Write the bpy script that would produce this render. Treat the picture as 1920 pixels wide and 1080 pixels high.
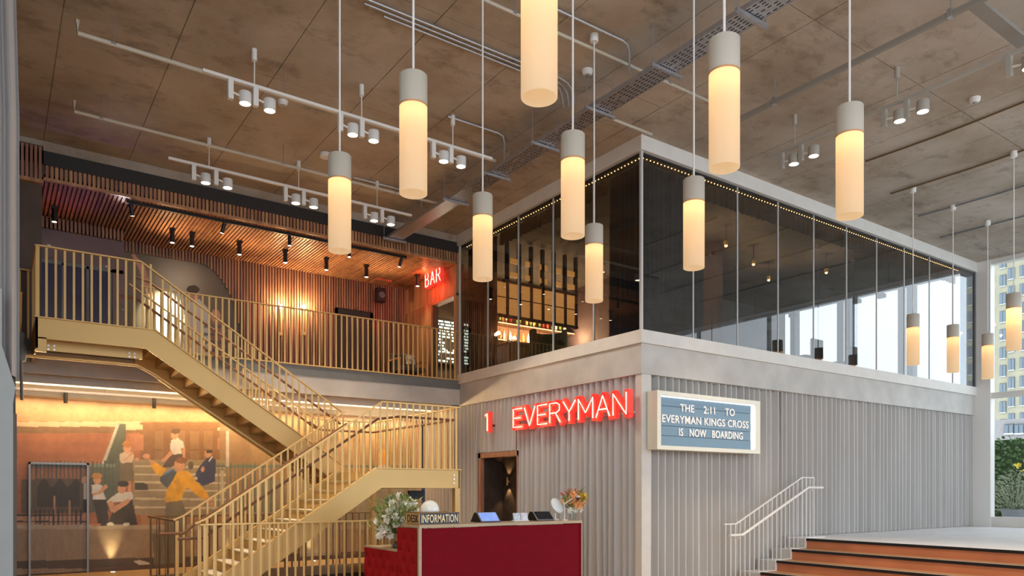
import bpy, bmesh, math, random
import numpy as np
from mathutils import Vector, Matrix
for _o in list(bpy.data.objects): bpy.data.objects.remove(_o)
random.seed(7)
S = bpy.context.scene
COL = S.collection
R = math.radians
CAMZ = 1.6; F = 1393.0
# ---------------------------------------------------------------- camera
cd = bpy.data.cameras.new('camera'); cam = bpy.data.objects.new('camera', cd); COL.objects.link(cam)
cam.location = (0, 0, CAMZ); cam.rotation_euler = (R(90), 0, R(-35))
cd.sensor_width = 36; cd.lens = F / 1920 * 36; cd.shift_y = 380 / 1920.0; cd.clip_end = 600
S.camera = cam
# ---------------------------------------------------------------- world, exposure
w = bpy.data.worlds.new('world'); S.world = w; w.use_nodes = True
wn = w.node_tree; bg = wn.nodes['Background']
tc = wn.nodes.new('ShaderNodeTexCoord'); ns = wn.nodes.new('ShaderNodeTexNoise'); ns.inputs['Scale'].default_value = 2.2
ns.inputs['Detail'].default_value = 5
cr = wn.nodes.new('ShaderNodeValToRGB')
cr.color_ramp.elements[0].position = .35; cr.color_ramp.elements[0].color = (.60, .72, .86, 1)
cr.color_ramp.elements[1].position = .65; cr.color_ramp.elements[1].color = (.86, .90, .95, 1)
wn.links.new(tc.outputs['Generated'], ns.inputs['Vector']); wn.links.new(ns.outputs['Fac'], cr.inputs['Fac'])
wn.links.new(cr.outputs['Color'], bg.inputs['Color']); bg.inputs['Strength'].default_value = 3.4
S.view_settings.view_transform = 'Standard'; S.view_settings.look = 'None'; S.view_settings.gamma = 1
S.view_settings.use_curve_mapping = False; S.view_settings.exposure = 0.0
S.cycles.use_denoising = True; S.cycles.max_bounces = 7; S.cycles.transparent_max_bounces = 16
S.cycles.sample_clamp_indirect = 4.0; S.cycles.caustics_reflective = False; S.cycles.caustics_refractive = False
WARM = (1, .62, .30); WARM2 = (1, .79, .55)
def light(kind, loc, energy, color=WARM2, size=.1, aim=None, angle=60, blend=.6):
    l = bpy.data.lights.new(kind.lower() + '_light', kind); o = bpy.data.objects.new(kind.lower() + '_light', l)
    COL.objects.link(o); l.energy = energy; l.color = color; o.location = loc
    if kind == 'AREA': l.size = size
    else: l.shadow_soft_size = size
    if kind == 'SPOT': l.spot_size = R(angle); l.spot_blend = blend
    if aim is not None:
        o.rotation_euler = (Vector(aim) - Vector(loc)).to_track_quat('-Z', 'Y').to_euler()
    return o
# ---------------------------------------------------------------- helpers
def ray(px):
    o = (px - 960) / F
    return .5736 + .8192 * o, .8192 - .5736 * o
def at(px, py, X=None, Y=None, Z=None):
    """point of a wall or floor plane that the photograph shows at px, py"""
    dx, dy = ray(px)
    if X is not None: t = X / dx
    elif Y is not None: t = Y / dy
    else: t = (Z - CAMZ) * F / (920 - py)
    return Vector((dx * t, dy * t, CAMZ + (920 - py) / F * t))
def pxof(x, y, z):
    d = .5736 * x + .8192 * y; r = .8192 * x - .5736 * y
    return 960 + F * r / d, 920 - (z - CAMZ) * F / d
POS = {}
def tag(o, label=None, cat=None, group=None, kind=None):
    if label: o['label'] = label
    if cat: o['category'] = cat
    if group: o['group'] = group
    if kind: o['kind'] = kind
    return o
def thing(name, label, cat, loc=(0, 0, 0), group=None, kind=None):
    o = bpy.data.objects.new(name, None); o.empty_display_size = .1; COL.objects.link(o)
    o.location = loc; POS[o] = Vector(loc); return tag(o, label, cat, group, kind)
class MB:
    def __init__(s): s.v = []; s.f = []
    def add(s, vs, fs):
        b = len(s.v); s.v += [Vector(q) for q in vs]; s.f += [tuple(b + i for i in f) for f in fs]; return s
    def box(s, x0, x1, y0, y1, z0, z1):
        return s.add([(x0,y0,z0),(x1,y0,z0),(x1,y1,z0),(x0,y1,z0),(x0,y0,z1),(x1,y0,z1),(x1,y1,z1),(x0,y1,z1)],
                     [(0,3,2,1),(4,5,6,7),(0,1,5,4),(1,2,6,5),(2,3,7,6),(3,0,4,7)])
    def bar(s, p, q, w, h, up=(0, 0, 1)):
        p = Vector(p); q = Vector(q); d = (q - p).normalized(); u = Vector(up)
        a = d.cross(u)
        if a.length < 1e-4: a = d.cross(Vector((1, 0, 0)))
        a.normalize(); b = a.cross(d).normalized(); a *= w / 2; b *= h / 2
        return s.add([p-a-b, p+a-b, p+a+b, p-a+b, q-a-b, q+a-b, q+a+b, q-a+b],
                     [(0,1,2,3),(7,6,5,4),(4,5,1,0),(5,6,2,1),(6,7,3,2),(7,4,0,3)])
    def tube(s, pts, r, n=8, r2=None, cap=True):
        pts = [Vector(p) for p in pts]; m = len(pts); rings = []
        t0 = (pts[1] - pts[0]).normalized(); ref = t0.orthogonal().normalized()
        for i, p in enumerate(pts):
            d = (pts[min(i+1, m-1)] - pts[max(i-1, 0)]).normalized()
            ref = (ref - d * ref.dot(d)).normalized(); bb = d.cross(ref)
            rr = r if r2 is None else r + (r2 - r) * i / (m - 1)
            rings.append([p + (ref * math.cos(2*math.pi*k/n) + bb * math.sin(2*math.pi*k/n)) * rr for k in range(n)])
        vs = [q for g in rings for q in g]; fs = []
        for i in range(m-1):
            for k in range(n):
                a = i*n+k; b = i*n+(k+1) % n; fs.append((a, b, b+n, a+n))
        if cap: fs += [tuple(range(n-1, -1, -1)), tuple(range((m-1)*n, m*n))]
        return s.add(vs, fs)
    def lathe(s, prof, c=(0, 0, 0), n=20, sx=1, sy=1):
        c = Vector(c); vs = []; fs = []
        for (r, z) in prof:
            for k in range(n):
                a = 2*math.pi*k/n; vs.append(c + Vector((r*math.cos(a)*sx, r*math.sin(a)*sy, z)))
        for i in range(len(prof)-1):
            for k in range(n):
                a = i*n+k; b = i*n+(k+1) % n; fs.append((a, b, b+n, a+n))
        return s.add(vs, fs)
    def ball(s, c, r, n=12, m=7, sz=1):
        return s.lathe([(max(r*math.sin(math.pi*i/m), 1e-4), -r*sz*math.cos(math.pi*i/m)) for i in range(m+1)], c, n)
    def prism(s, poly, d0, d1, plane='XZ'):
        n = len(poly)
        def P(a, b, d): return {'XZ': (a, d, b), 'YZ': (d, a, b), 'XY': (a, b, d)}[plane]
        vs = [P(a, b, d0) for a, b in poly] + [P(a, b, d1) for a, b in poly]
        fs = [tuple(range(n)), tuple(range(2*n-1, n-1, -1))] + [(i, i+n, (i+1) % n+n, (i+1) % n) for i in range(n)]
        return s.add(vs, fs)
    def grid(s, P):
        """P: list of rows of points"""
        m = len(P[0])
        return s.add([q for r_ in P for q in r_], [(i*m+j, i*m+j+1, (i+1)*m+j+1, (i+1)*m+j) for i in range(len(P)-1) for j in range(m-1)])
    def build(s, name, mat, parent=None, smooth=False, bevel=0, origin=None, kind=None, solid=0):
        lo = Vector([min(q[i] for q in s.v) for i in range(3)]); hi = Vector([max(q[i] for q in s.v) for i in range(3)])
        og = Vector(origin) if origin is not None else Vector(((lo.x+hi.x)/2, (lo.y+hi.y)/2, lo.z))
        me = bpy.data.meshes.new(name); me.from_pydata([tuple(q - og) for q in s.v], [], s.f)
        bm = bmesh.new(); bm.from_mesh(me); bmesh.ops.recalc_face_normals(bm, faces=bm.faces)
        if smooth:
            for f in bm.faces: f.smooth = True
        bm.to_mesh(me); bm.free(); me.update()
        if mat: me.materials.append(mat)
        o = bpy.data.objects.new(name, me); COL.objects.link(o)
        POS[o] = og
        if parent is not None: o.parent = parent; o.location = og - POS[parent]
        else: o.location = og
        if smooth and len(s.f) > 12:
            try: me.set_sharp_from_angle(angle=R(40))
            except Exception: pass
        if bevel:
            b = o.modifiers.new('b', 'BEVEL'); b.width = bevel; b.segments = 2; b.limit_method = 'ANGLE'
        if solid:
            b = o.modifiers.new('s', 'SOLIDIFY'); b.thickness = solid
        if kind: o['kind'] = kind
        return o
def dup_part(src, name, parent, pos):
    o = src.copy(); o.name = name; COL.objects.link(o); o.parent = parent; POS[o] = Vector(pos); o.location = Vector(pos) - (POS[parent] if parent else Vector()); return o
def copy_tree(o, loc=None, parent=None):
    c = o.copy(); COL.objects.link(c); c.parent = parent
    if loc is not None: c.location = loc; POS[c] = Vector(loc)
    for ch in list(o.children): copy_tree(ch, None, c)
    return c
def struct(o): o['kind'] = 'structure'; return o
# ---------------------------------------------------------------- materials
def mat(name, col, rough=.6, metal=0, emit=None, es=0, noise=0, nscale=6, bump=0, stretch=(1, 1, 1), spec=None, sheen=0, c2=None, trans=0, coat=0):
    m = bpy.data.materials.new(name); m.use_nodes = True; nt = m.node_tree; p = nt.nodes['Principled BSDF']
    p.inputs['Base Color'].default_value = (*col, 1); p.inputs['Roughness'].default_value = rough
    p.inputs['Metallic'].default_value = metal
    if spec is not None: p.inputs['Specular IOR Level'].default_value = spec
    if sheen: p.inputs['Sheen Weight'].default_value = sheen
    if coat: p.inputs['Coat Weight'].default_value = coat
    if trans: p.inputs['Transmission Weight'].default_value = trans
    if emit: p.inputs['Emission Color'].default_value = (*emit, 1); p.inputs['Emission Strength'].default_value = es
    if noise or bump or c2:
        g = nt.nodes.new('ShaderNodeNewGeometry'); mp = nt.nodes.new('ShaderNodeMapping'); mp.inputs['Scale'].default_value = stretch
        n = nt.nodes.new('ShaderNodeTexNoise'); n.inputs['Scale'].default_value = nscale; n.inputs['Detail'].default_value = 6
        nt.links.new(g.outputs['Position'], mp.inputs['Vector']); nt.links.new(mp.outputs['Vector'], n.inputs['Vector'])
        c = nt.nodes.new('ShaderNodeValToRGB'); c.color_ramp.elements[0].position = .3; c.color_ramp.elements[1].position = .72
        a = c2 if c2 else tuple(x * (1 - noise) for x in col)
        c.color_ramp.elements[0].color = (*a, 1); c.color_ramp.elements[1].color = (*[min(1, x * (1 + noise*.5)) for x in col], 1)
        nt.links.new(n.outputs['Fac'], c.inputs['Fac']); nt.links.new(c.outputs['Color'], p.inputs['Base Color'])
        if bump:
            b = nt.nodes.new('ShaderNodeBump'); b.inputs['Strength'].default_value = bump; b.inputs['Distance'].default_value = .02
            nt.links.new(n.outputs['Fac'], b.inputs['Height']); nt.links.new(b.outputs['Normal'], p.inputs['Normal'])
    return m
def glass(name, tint, gloss=1.0, rough=.0):
    m = bpy.data.materials.new(name); m.use_nodes = True; nt = m.node_tree; nt.nodes.clear()
    out = nt.nodes.new('ShaderNodeOutputMaterial'); mx = nt.nodes.new('ShaderNodeMixShader'); t = nt.nodes.new('ShaderNodeBsdfTransparent')
    gl = nt.nodes.new('ShaderNodeBsdfGlossy'); fr = nt.nodes.new('ShaderNodeFresnel'); fr.inputs['IOR'].default_value = 1.5
    mm = nt.nodes.new('ShaderNodeMath'); mm.operation = 'MULTIPLY'; mm.inputs[1].default_value = gloss
    t.inputs['Color'].default_value = (*tint, 1); gl.inputs['Roughness'].default_value = rough
    ge = nt.nodes.new('ShaderNodeNewGeometry'); iv = nt.nodes.new('ShaderNodeMath'); iv.operation = 'SUBTRACT'; iv.inputs[0].default_value = 1; iv.use_clamp = True
    m3_ = nt.nodes.new('ShaderNodeMath'); m3_.operation = 'MULTIPLY'; m3_.use_clamp = True
    nt.links.new(fr.outputs[0], mm.inputs[0]); nt.links.new(ge.outputs['Backfacing'], iv.inputs[1]); nt.links.new(mm.outputs[0], m3_.inputs[0]); nt.links.new(iv.outputs[0], m3_.inputs[1]); nt.links.new(m3_.outputs[0], mx.inputs[0])
    nt.links.new(t.outputs[0], mx.inputs[1]); nt.links.new(gl.outputs[0], mx.inputs[2]); nt.links.new(mx.outputs[0], out.inputs[0])
    return m
def emis(name, col, st):
    return mat(name, (0.02, .02, .02), .5, emit=col, es=st)
def wood(name, c, c2, rough=.5):
    return mat(name, c, rough, c2=c2, nscale=3.5, stretch=(3, 3, .35), noise=.25)
M = {}
def concrete():
    m = bpy.data.materials.new('board cast concrete'); m.use_nodes = True; nt = m.node_tree; p = nt.nodes['Principled BSDF']
    L = nt.links.new; g = nt.nodes.new('ShaderNodeNewGeometry')
    def nz(sc, det, ro, st=(1, 1, 1)):
        mp = nt.nodes.new('ShaderNodeMapping'); mp.inputs['Scale'].default_value = st
        n = nt.nodes.new('ShaderNodeTexNoise'); n.inputs['Scale'].default_value = sc; n.inputs['Detail'].default_value = det; n.inputs['Roughness'].default_value = ro
        L(g.outputs['Position'], mp.inputs['Vector']); L(mp.outputs['Vector'], n.inputs['Vector']); return n
    def ramp(n, a, b, ca, cb):
        r = nt.nodes.new('ShaderNodeValToRGB'); r.color_ramp.elements[0].position = a; r.color_ramp.elements[1].position = b
        r.color_ramp.elements[0].color = (*ca, 1); r.color_ramp.elements[1].color = (*cb, 1); L(n.outputs['Fac'], r.inputs['Fac']); return r
    base = ramp(nz(.55, 6, .62), .36, .66, (.34, .275, .205), (.52, .465, .395))
    st = ramp(nz(1.5, 9, .72, (1, 1.5, 1)), .30, .47, (.50, .46, .42), (1, 1, 1))
    pit = ramp(nz(9, 3, .6, (1, 2.2, 1)), .27, .36, (.62, .6, .58), (1, 1, 1))
    a = nt.nodes.new('ShaderNodeMix'); a.data_type = 'RGBA'; a.blend_type = 'MULTIPLY'; a.inputs[0].default_value = .8
    b = nt.nodes.new('ShaderNodeMix'); b.data_type = 'RGBA'; b.blend_type = 'MULTIPLY'; b.inputs[0].default_value = .8
    L(base.outputs[0], a.inputs[6]); L(st.outputs[0], a.inputs[7]); L(a.outputs[2], b.inputs[6]); L(pit.outputs[0], b.inputs[7])
    L(b.outputs[2], p.inputs['Base Color']); p.inputs['Roughness'].default_value = .75
    return m
M['ceil'] = concrete()
M['conc'] = mat('pale concrete', (.60, .575, .54), .8, c2=(.47, .45, .42), nscale=2.2, bump=.12)
M['ledge'] = mat('cream stone ledge', (.72, .69, .64), .6, noise=.06, nscale=4)
M['white'] = mat('white painted metal', (.78, .76, .72), .45)
M['offwhite'] = mat('off white plaster', (.66, .63, .58), .7, noise=.05)
M['steel'] = mat('grey painted steel', (.17, .18, .18), .55, noise=.1)
M['dark'] = mat('near black paint', (.025, .024, .024), .6)
M['black'] = mat('black metal', (.012, .012, .013), .4, .3)
M['brass'] = mat('gold painted steel', (.74, .49, .18), .42, .25, noise=.04, nscale=2)
M['brassd'] = mat('dark bronze steel', (.20, .12, .045), .4, .5)
M['hand'] = mat('brown leather handrail', (.22, .10, .05), .45, noise=.2)
M['walnut'] = wood('walnut slat', (.52, .28, .14), (.32, .15, .07), .38)
M['walnut2'] = wood('reddish walnut slat', (.42, .20, .12), (.26, .12, .08), .42)
M['panel'] = mat('dark walnut panel', (.10, .06, .04), .5, noise=.3, nscale=3, stretch=(2, 2, .5))
M['curt'] = mat('grey velvet curtain', (.53, .51, .485), .9, noise=.07, nscale=2.5, stretch=(1, 1, .2), sheen=.35)
M['sheer'] = mat('dark sheer drape', (.06, .05, .045), .8, noise=.2, sheen=.2)
M['glass'] = glass('tinted facade glass', (.61, .62, .63), 2.0)
M['clear'] = glass('clear window glass', (.93, .95, .95), .8)
M['joint'] = mat('pale silicone joint', (.55, .56, .56), .5)
M['red'] = mat('crimson velvet', (.19, .001, .009), .85, spec=.2, noise=.08, nscale=8)
M['trimw'] = mat('pale oak trim', (.50, .38, .25), .5, noise=.1, nscale=9, stretch=(.4, 3, 3))
M['floor'] = mat('honey oak floor', (.57, .37, .18), .35, c2=(.44, .28, .13), nscale=4, stretch=(.5, 6, 1))
M['floorr'] = mat('polished pale stone floor', (.84, .81, .80), .4, noise=.1, nscale=1.2)
M['tread'] = mat('tan timber tread', (.44, .24, .12), .5, noise=.15, nscale=5, stretch=(4, .5, 1))
M['riser'] = mat('terracotta riser', (.50, .17, .07), .6, noise=.2, nscale=1.5)
M['zinc'] = mat('galvanised steel', (.45, .45, .47), .35, .7, noise=.15, nscale=14)
M['lens'] = emis('lit lamp lens', (1, .88, .66), 14)
M['neon'] = emis('red neon tube', (1, .62, .40), 3.0)
M['sred'] = mat('red sign letter', (.80, .04, .025), .4, emit=(1, .07, .05), es=.5)
# ================================================================ STRUCTURE
CE = 7.55                                    # ceiling height
FX, FY = 8.93, 8.97                          # corner of the glazed box
# floor with the stairwell opening X 2.43..6.7, Y 11.25..15.4
fl = MB(); fl.box(-6, 13.4, -8, 11.25, -.2, 0); fl.box(-6, 2.43, 11.25, 15.4, -.2, 0); fl.box(6.7, 9.6, 11.25, 15.4, -.2, 0); fl.box(-6, 9.6, 15.4, 17.2, -.2, 0)
struct(fl.build('floor', M['floor']))
pit = MB(); pit.box(2.23, 6.9, 11.05, 15.6, -2.9, -2.7); pit.box(2.23, 2.43, 11.05, 15.6, -2.9, -.2); pit.box(6.7, 6.9, 11.05, 15.6, -2.9, -.2); pit.box(2.43, 6.7, 11.05, 11.25, -2.9, -.2); pit.box(2.43, 6.7, 15.4, 15.6, -2.9, -.2)
struct(pit.build('wall_stairwell', M['panel']))
struct(MB().box(13.03, 27, -8, FY+.3, .47, .67).build('floor_raised', M['floorr']))
struct(MB().box(13.7, 13.8, -8, FY, 0, .46).build('wall_platform', M['offwhite']))
# ceiling: formwork panels with recessed joints
cp = struct(thing('ceiling', None, None, (8, 6, CE)))
MB().box(-4, 21.4, -8, 18, CE+.012, CE+.3).build('slab', M['ceil'], cp)
x = -3.8; n = 0
xs = [-.58 + 1.3*i for i in range(-2, 17)]; ys = [-7.6 + 2.62*i for i in range(0, 9)]
first = None
for i, x in enumerate(xs):
    for j, y in enumerate(ys):
        x1 = min(x+1.3, 21.3); y1 = y + 2.62
        if x >= 21.2: continue
        drop = random.uniform(0, .004)
        MB().box(x+.006, x1-.006, y+.006, y1-.006, CE-drop, CE+.02).build('concrete_panel', M['ceil'], cp)
# left wall, back wall under the mezzanine
struct(MB().box(.05, .2, 9.15, 18.2, 0, CE).build('wall_left', M['panel']))
struct(MB().box(-3.2, -3.0, 2.5, 9.3, 0, CE).build('wall_light_block', M['offwhite']))  # unseen wall added and kept short to block part of the daylight from the left
struct(MB().box(-3.2, .1, 9.15, 9.3, 0, CE).build('wall_return', M['offwhite']))
struct(MB().box(.2, FX, 16.72, 16.9, 0, 3.6).build('wall_back', M['panel']))
struct(MB().box(-.1, 20, 18.05, 18.2, 0, CE).build('wall_rear', M['dark']))
# mezzanine slab
mz = struct(thing('floor_mezzanine', None, None, (5, 16, 3.6)))
MB().box(.2, FX, 14.9, 18.05, 3.62, 4.13).build('slab', M['conc'], mz)
MB().box(.2, FX, 14.86, 14.9, 3.95, 4.15).build('steel_edge', M['steel'], mz)
MB().box(.2, FX, 14.88, 14.9, 3.585, 3.95).build('concrete_edge', M['conc'], mz)
MB().box(.2, FX, 14.9, 18.05, 4.13, 4.15).build('floor_finish', M['panel'], mz)
MB().box(.2, FX, 16.35, 16.72, 3.36, 3.62).build('lighting_cove', M['offwhite'], mz)
MB().box(.2, FX, 15.35, 15.6, 3.48, 3.62).build('soffit_rib', M['offwhite'], mz)
# beam above the mezzanine
MB2 = MB().box(.2, FX, 14.92, 15.1, 7.37, CE); struct(MB2.build('trim_1', M['ceil']))
struct(MB().box(.2, FX, 14.9, 15.1, 7.14, 7.38).build('trim_2', M['dark']))
# fascia and soffit slats
sf = struct(thing('trim_3', None, None, (4.5, 15, 6.9)))
MB().box(.7, FX, 14.95, 15.0, 6.9, 7.15).build('backing_board', M['panel'], sf)
m = MB(); m2 = MB(); m3 = MB(); m4 = MB()
i = 0; x = .75
while x < FX - .05:
    (m if i % 3 else m3).box(x, x+.045, 14.91, 14.95, 6.93, 7.14)
    (m2 if i % 4 else m4).box(x, x+.042, 14.96, 17.58, 6.885, 6.93)
    x += .07; i += 1
m.build('fascia_slats', M['walnut'], sf, kind='stuff'); m3.build('fascia_slats', M['walnut2'], sf, kind='stuff')
m2.build('soffit_slats', M['walnut'], sf, kind='stuff'); m4.build('soffit_slats', M['walnut2'], sf, kind='stuff')
MB().box(.7, FX, 14.95, 18.0, 6.93, 6.99).build('soffit_board', M['panel'], sf)
MB().box(.7, FX, 14.9, 14.97, 6.88, 6.93).build('edge_strip', M['walnut'], sf)
# pier at the left
pr = struct(thing('wall_pier', None, None, (.45, 15, 4.15)))
MB().box(.2, .7, 14.95, 16.0, 4.15, 6.85).build('panel', M['panel'], pr)
m = MB()
for k in range(8): m.box(.21+k*.063, .21+k*.063+.04, 14.86, 14.95, 6.85, 7.42)
m.build('slats', M['walnut2'], pr, kind='stuff'); MB().box(.2, .72, 14.84, 15.0, 6.8, 6.86).build('rail', M['walnut'], pr)
MB().box(.2, .72, 14.9, 15.0, 6.86, 7.45).build('backing_board', M['panel'], pr)
# mezzanine back wall with vertical slats, dark glossy wall at the left and a printed wall panel
bw = struct(thing('wall_mezzanine', None, None, (5, 17.6, 4.15)))
MB().box(.2, FX+.3, 17.65, 17.8, 4.15, 6.95).build('backing_board', M['panel'], bw)
a, b = MB(), MB(); x = 2.25; i = 0
def mural_edge(x):   # height above which slats stop left of the curved panel
    return x
while x < FX - .02:
    if x > 5.05 or True:
        z0, z1 = 4.15, 6.9
        if x < 4.7:                      # slatted bulkhead above the printed panel, curving down to its right
            t = max(0, (x - 3.75) / .95)
            z0 = 6.68 - 2.0 * (1 - math.sqrt(max(0, 1 - t*t))) if t > 0 else 6.68
        if not (6.85 < x < 7.75) or True:
            lo = z0
            if 6.95 < x < 7.95: lo = max(z0, 6.15)
            (a if (i*7) % 3 else b).box(x, x+.04, 17.58, 17.65, lo, z1)
    x += .066; i += 1
a.build('wall_slats', M['walnut2'], bw, kind='stuff'); b.build('wall_slats', M['walnut'], bw, kind='stuff')
# dark glazed screen at the far left of the mezzanine
gs = struct(thing('window_1', None, None, (1.3, 17.05, 4.15)))
M['dglass'] = mat('smoked glossy glass', (.05, .05, .12), .12, spec=.8, noise=.3, nscale=1.2)
M['purp'] = mat('glossy taupe lacquer', (.22, .15, .15), .22, noise=.2, nscale=.8, coat=.3)
for k in range(3): MB().box(.75+k*.42, 1.12+k*.42, 17.0, 17.03, 4.2, 6.02).build('pane', M['dglass'], gs)
for k in range(4): MB().box(.70+k*.42, .75+k*.42, 16.98, 17.05, 4.15, 6.07).build('mullion', M['steel'], gs)
MB().box(.7, 2.2, 16.98, 17.05, 6.02, 6.09).build('transom', M['steel'], gs)
MB().box(.7, 2.22, 17.0, 17.6, 6.09, 6.7).build('header', M['purp'], gs)
MB().box(2.0, 2.22, 16.98, 17.6, 4.15, 6.1).build('jamb', M['purp'], gs)
m = MB()
for k in range(22): m.box(.72+k*.068, .76+k*.068, 16.9, 16.99, 6.68, 6.9)
m.build('slats', M['walnut2'], gs, kind='stuff')
# door in the slatted wall
d3 = struct(thing('door_1', None, None, (7.45, 17.6, 4.15)))
MB().box(6.95, 7.02, 17.54, 17.66, 4.15, 6.12).build('jamb', M['dark'], d3); MB().box(7.88, 7.95, 17.54, 17.66, 4.15, 6.12).build('jamb', M['dark'], d3)
MB().box(6.95, 7.95, 17.54, 17.66, 5.98, 6.12).build('head', M['dark'], d3); MB().box(7.02, 7.88, 17.6, 17.64, 4.15, 5.98).build('leaf', M['panel'], d3)
# wall that carries the BAR sign (X = FX), above and beside the opening to the bar
wb = struct(thing('wall_bar', None, None, (8.95, 16.3, 4.15)))
MB().box(8.9, 9.05, 14.93, 17.65, 6.2, 6.9).build('header', M['walnut'], wb)
MB().box(8.9, 9.05, 16.1, 17.65, 4.15, 6.2).build('panel', M['panel'], wb)
m = MB()
for k in range(22): m.box(8.84, 8.9, 16.12+k*.068, 16.16+k*.068, 4.15, 6.2)
m.build('slats', M['walnut'], wb, kind='stuff')
MB().box(8.84, 9.06, 14.9, 15.0, 4.15, 6.9).build('post', M['walnut'], wb)
MB().box(8.86, 9.06, 14.9, 17.6, 6.15, 6.21).build('rail', M['walnut'], wb)

# -------- glazed box: concrete band, ledge, fascia
def Lshape(z0, z1, out, name, m_):
    mb = MB(); mb.box(FX-out, FX+.25, FY-out, 14.9, z0, z1); mb.box(FX+.25, 21.1, FY-out, FY+.25, z0, z1)
    return struct(mb.build(name, m_))
Lshape(3.57, 4.08, 0, 'wall_band', M['conc'])
Lshape(4.08, 4.30, .05, 'trim_4', M['ledge'])
Lshape(7.30, CE, .06, 'trim_5', M['ledge'])
Lshape(7.24, 7.30, -.02, 'trim_6', M['dark'])
struct(MB().box(FX+.02, 21.1, FY+.02, 18, 4.13, 4.15).build('floor_lounge', M['panel']))
struct(MB().box(FX+.02, 21.2, FY+.02, 18, 7.34, 7.36).build('ceiling_lounge', mat('charcoal ceiling', (.13, .12, .105), .8, noise=.2)))
struct(MB().box(9.1, 21.1, 9.35, 9.45, 0, 3.6).build('wall_curtain_back', M['panel']))
struct(MB().box(9.62, 9.72, 9.45, 14.9, 0, 3.6).build('wall_facade_back', M['dark']))
# glazing joints measured on the facade
ylines = [14.86] + [at(p, 500, X=FX).y for p in (915.6, 972.7, 1038, 1114)] + [FY]
wl = struct(thing('window_2', None, None, (FX, 12, 4.3)))
for y1, y0 in zip(ylines[:-1], ylines[1:]):
    MB().box(FX-.006, FX+.006, y0+.006, y1-.006, 4.30, 7.27).build('pane', M['glass'], wl)
for y in ylines[1:-1]: MB().box(FX-.02, FX+.015, y-.012, y+.012, 4.3, 7.27).build('joint', M['joint'], wl)
MB().box(FX-.03, FX+.02, 14.83, 14.88, 4.3, 7.28).build('end_post', M['white'], wl)
MB().box(FX-.015, FX+.03, FY-.015, FY+.03, 4.3, 7.3).build('corner_joint', M['joint'], wl)
xl = [FX] + [at(p, 500, Y=FY).x for p in (1299, 1382, 1458, 1525, 1586.6, 1643, 1694.6, 1742, 1786)] + [21.1]
wr = struct(thing('window_3', None, None, (15, FY, 4.3)))
for x0, x1 in zip(xl[:-1], xl[1:]):
    MB().box(x0+.006, x1-.006, FY-.006, FY+.006, 4.30, 7.27).build('pane', M['glass'], wr)
for x in xl[1:-1]: MB().box(x-.012, x+.012, FY-.015, FY+.01, 4.3, 7.27).build('joint', M['joint'], wr)
MB().box(21.0, 21.1, FY-.03, FY+.04, 4.3, 7.3).build('end_post', M['steel'], wr)
# window wall X = 21.1 (lobby side and behind the glazed box)
w4 = struct(thing('window_4', None, None, (21.1, 5, .67)))
MB().box(21.05, 21.3, 8.60, FY+.05, .67, CE).build('frame_post', M['white'], w4)
MB().box(21.08, 21.28, -8, 8.6, .67, .93).build('sill', M['ledge'], w4)
MB().box(21.08, 21.26, -8, 8.6, 3.98, 4.12).build('transom', M['white'], w4)
MB().box(21.08, 21.28, -8, 8.6, 7.42, CE).build('head', M['white'], w4)
for y0, y1 in ((5.6, 8.6), (2.6, 5.6), (-.4, 2.6), (-3.4, -.4), (-6.4, -3.4)):
    MB().box(21.15, 21.17, y0+.04, y1-.04, .93, 3.98).build('pane', M['clear'], w4)
    MB().box(21.15, 21.17, y0+.04, y1-.04, 4.12, 7.42).build('pane', M['clear'], w4)
    MB().box(21.1, 21.24, y0-.04, y0+.04, .93, 7.42).build('mullion', M['white'], w4)
w5 = struct(thing('window_5', None, None, (21.1, 13, 4.15)))
for y in (10.6, 12.45, 14.3, 16.1): MB().box(21.0, 21.25, y-.06, y+.12, 4.15, 7.34).build('mullion', M['steel'], w5)
for y0, y1 in ((9.0, 10.54), (10.72, 12.39), (12.57, 14.24), (14.42, 16.04), (16.22, 18)):
    MB().box(21.12, 21.14, y0, y1, 4.15, 7.34).build('pane', M['clear'], w5)
struct(MB().box(21.05, 21.3, 9.02, 18.2, 0, 4.15).build('wall_right', M['offwhite']))
# interior partitions of the lounge
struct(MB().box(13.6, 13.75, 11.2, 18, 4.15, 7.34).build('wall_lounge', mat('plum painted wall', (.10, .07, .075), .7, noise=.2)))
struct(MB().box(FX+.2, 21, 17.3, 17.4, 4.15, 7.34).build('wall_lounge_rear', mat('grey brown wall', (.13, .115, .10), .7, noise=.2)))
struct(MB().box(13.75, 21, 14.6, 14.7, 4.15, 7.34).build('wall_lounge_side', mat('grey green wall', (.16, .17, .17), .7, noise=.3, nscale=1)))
# left foreground: pleated sheer curtain and the column below
m = MB(); rows = []
for zz in (2.75, 4, 5.4, 6.4, 7.54):
    tp = max(0, (zz - 5.4) / 2.1)
    rows.append([Vector((-.75 + (1.0 - .05*tp) * i / 60 - .02, 9.0 + .09*math.sin(i*math.pi/3.2) + (.02*math.sin(i*.9)), zz)) for i in range(61)])
m.grid(rows)
tag(m.build('sheer_curtain', mat('white sheer curtain', (.56, .54, .53), .85), smooth=True), 'tall white pleated curtain at the left edge beside the stairs', 'curtain')
cl = struct(thing('wall_column', None, None, (-.3, 8.8, 0)))
MB().prism([(-1.2, 0), (.17, 0), (.17, 2.45), (.19, 2.6), (.08, 3.0), (.08, 3.55), (-1.2, 3.55)], 8.7, 8.9).build('casing', mat('pale grey column paint', (.38, .41, .41), .6, noise=.05), cl)
MB().box(.17, .20, 8.7, 8.95, 0, 2.35).build('edge_strip', M['panel'], cl)

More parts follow.
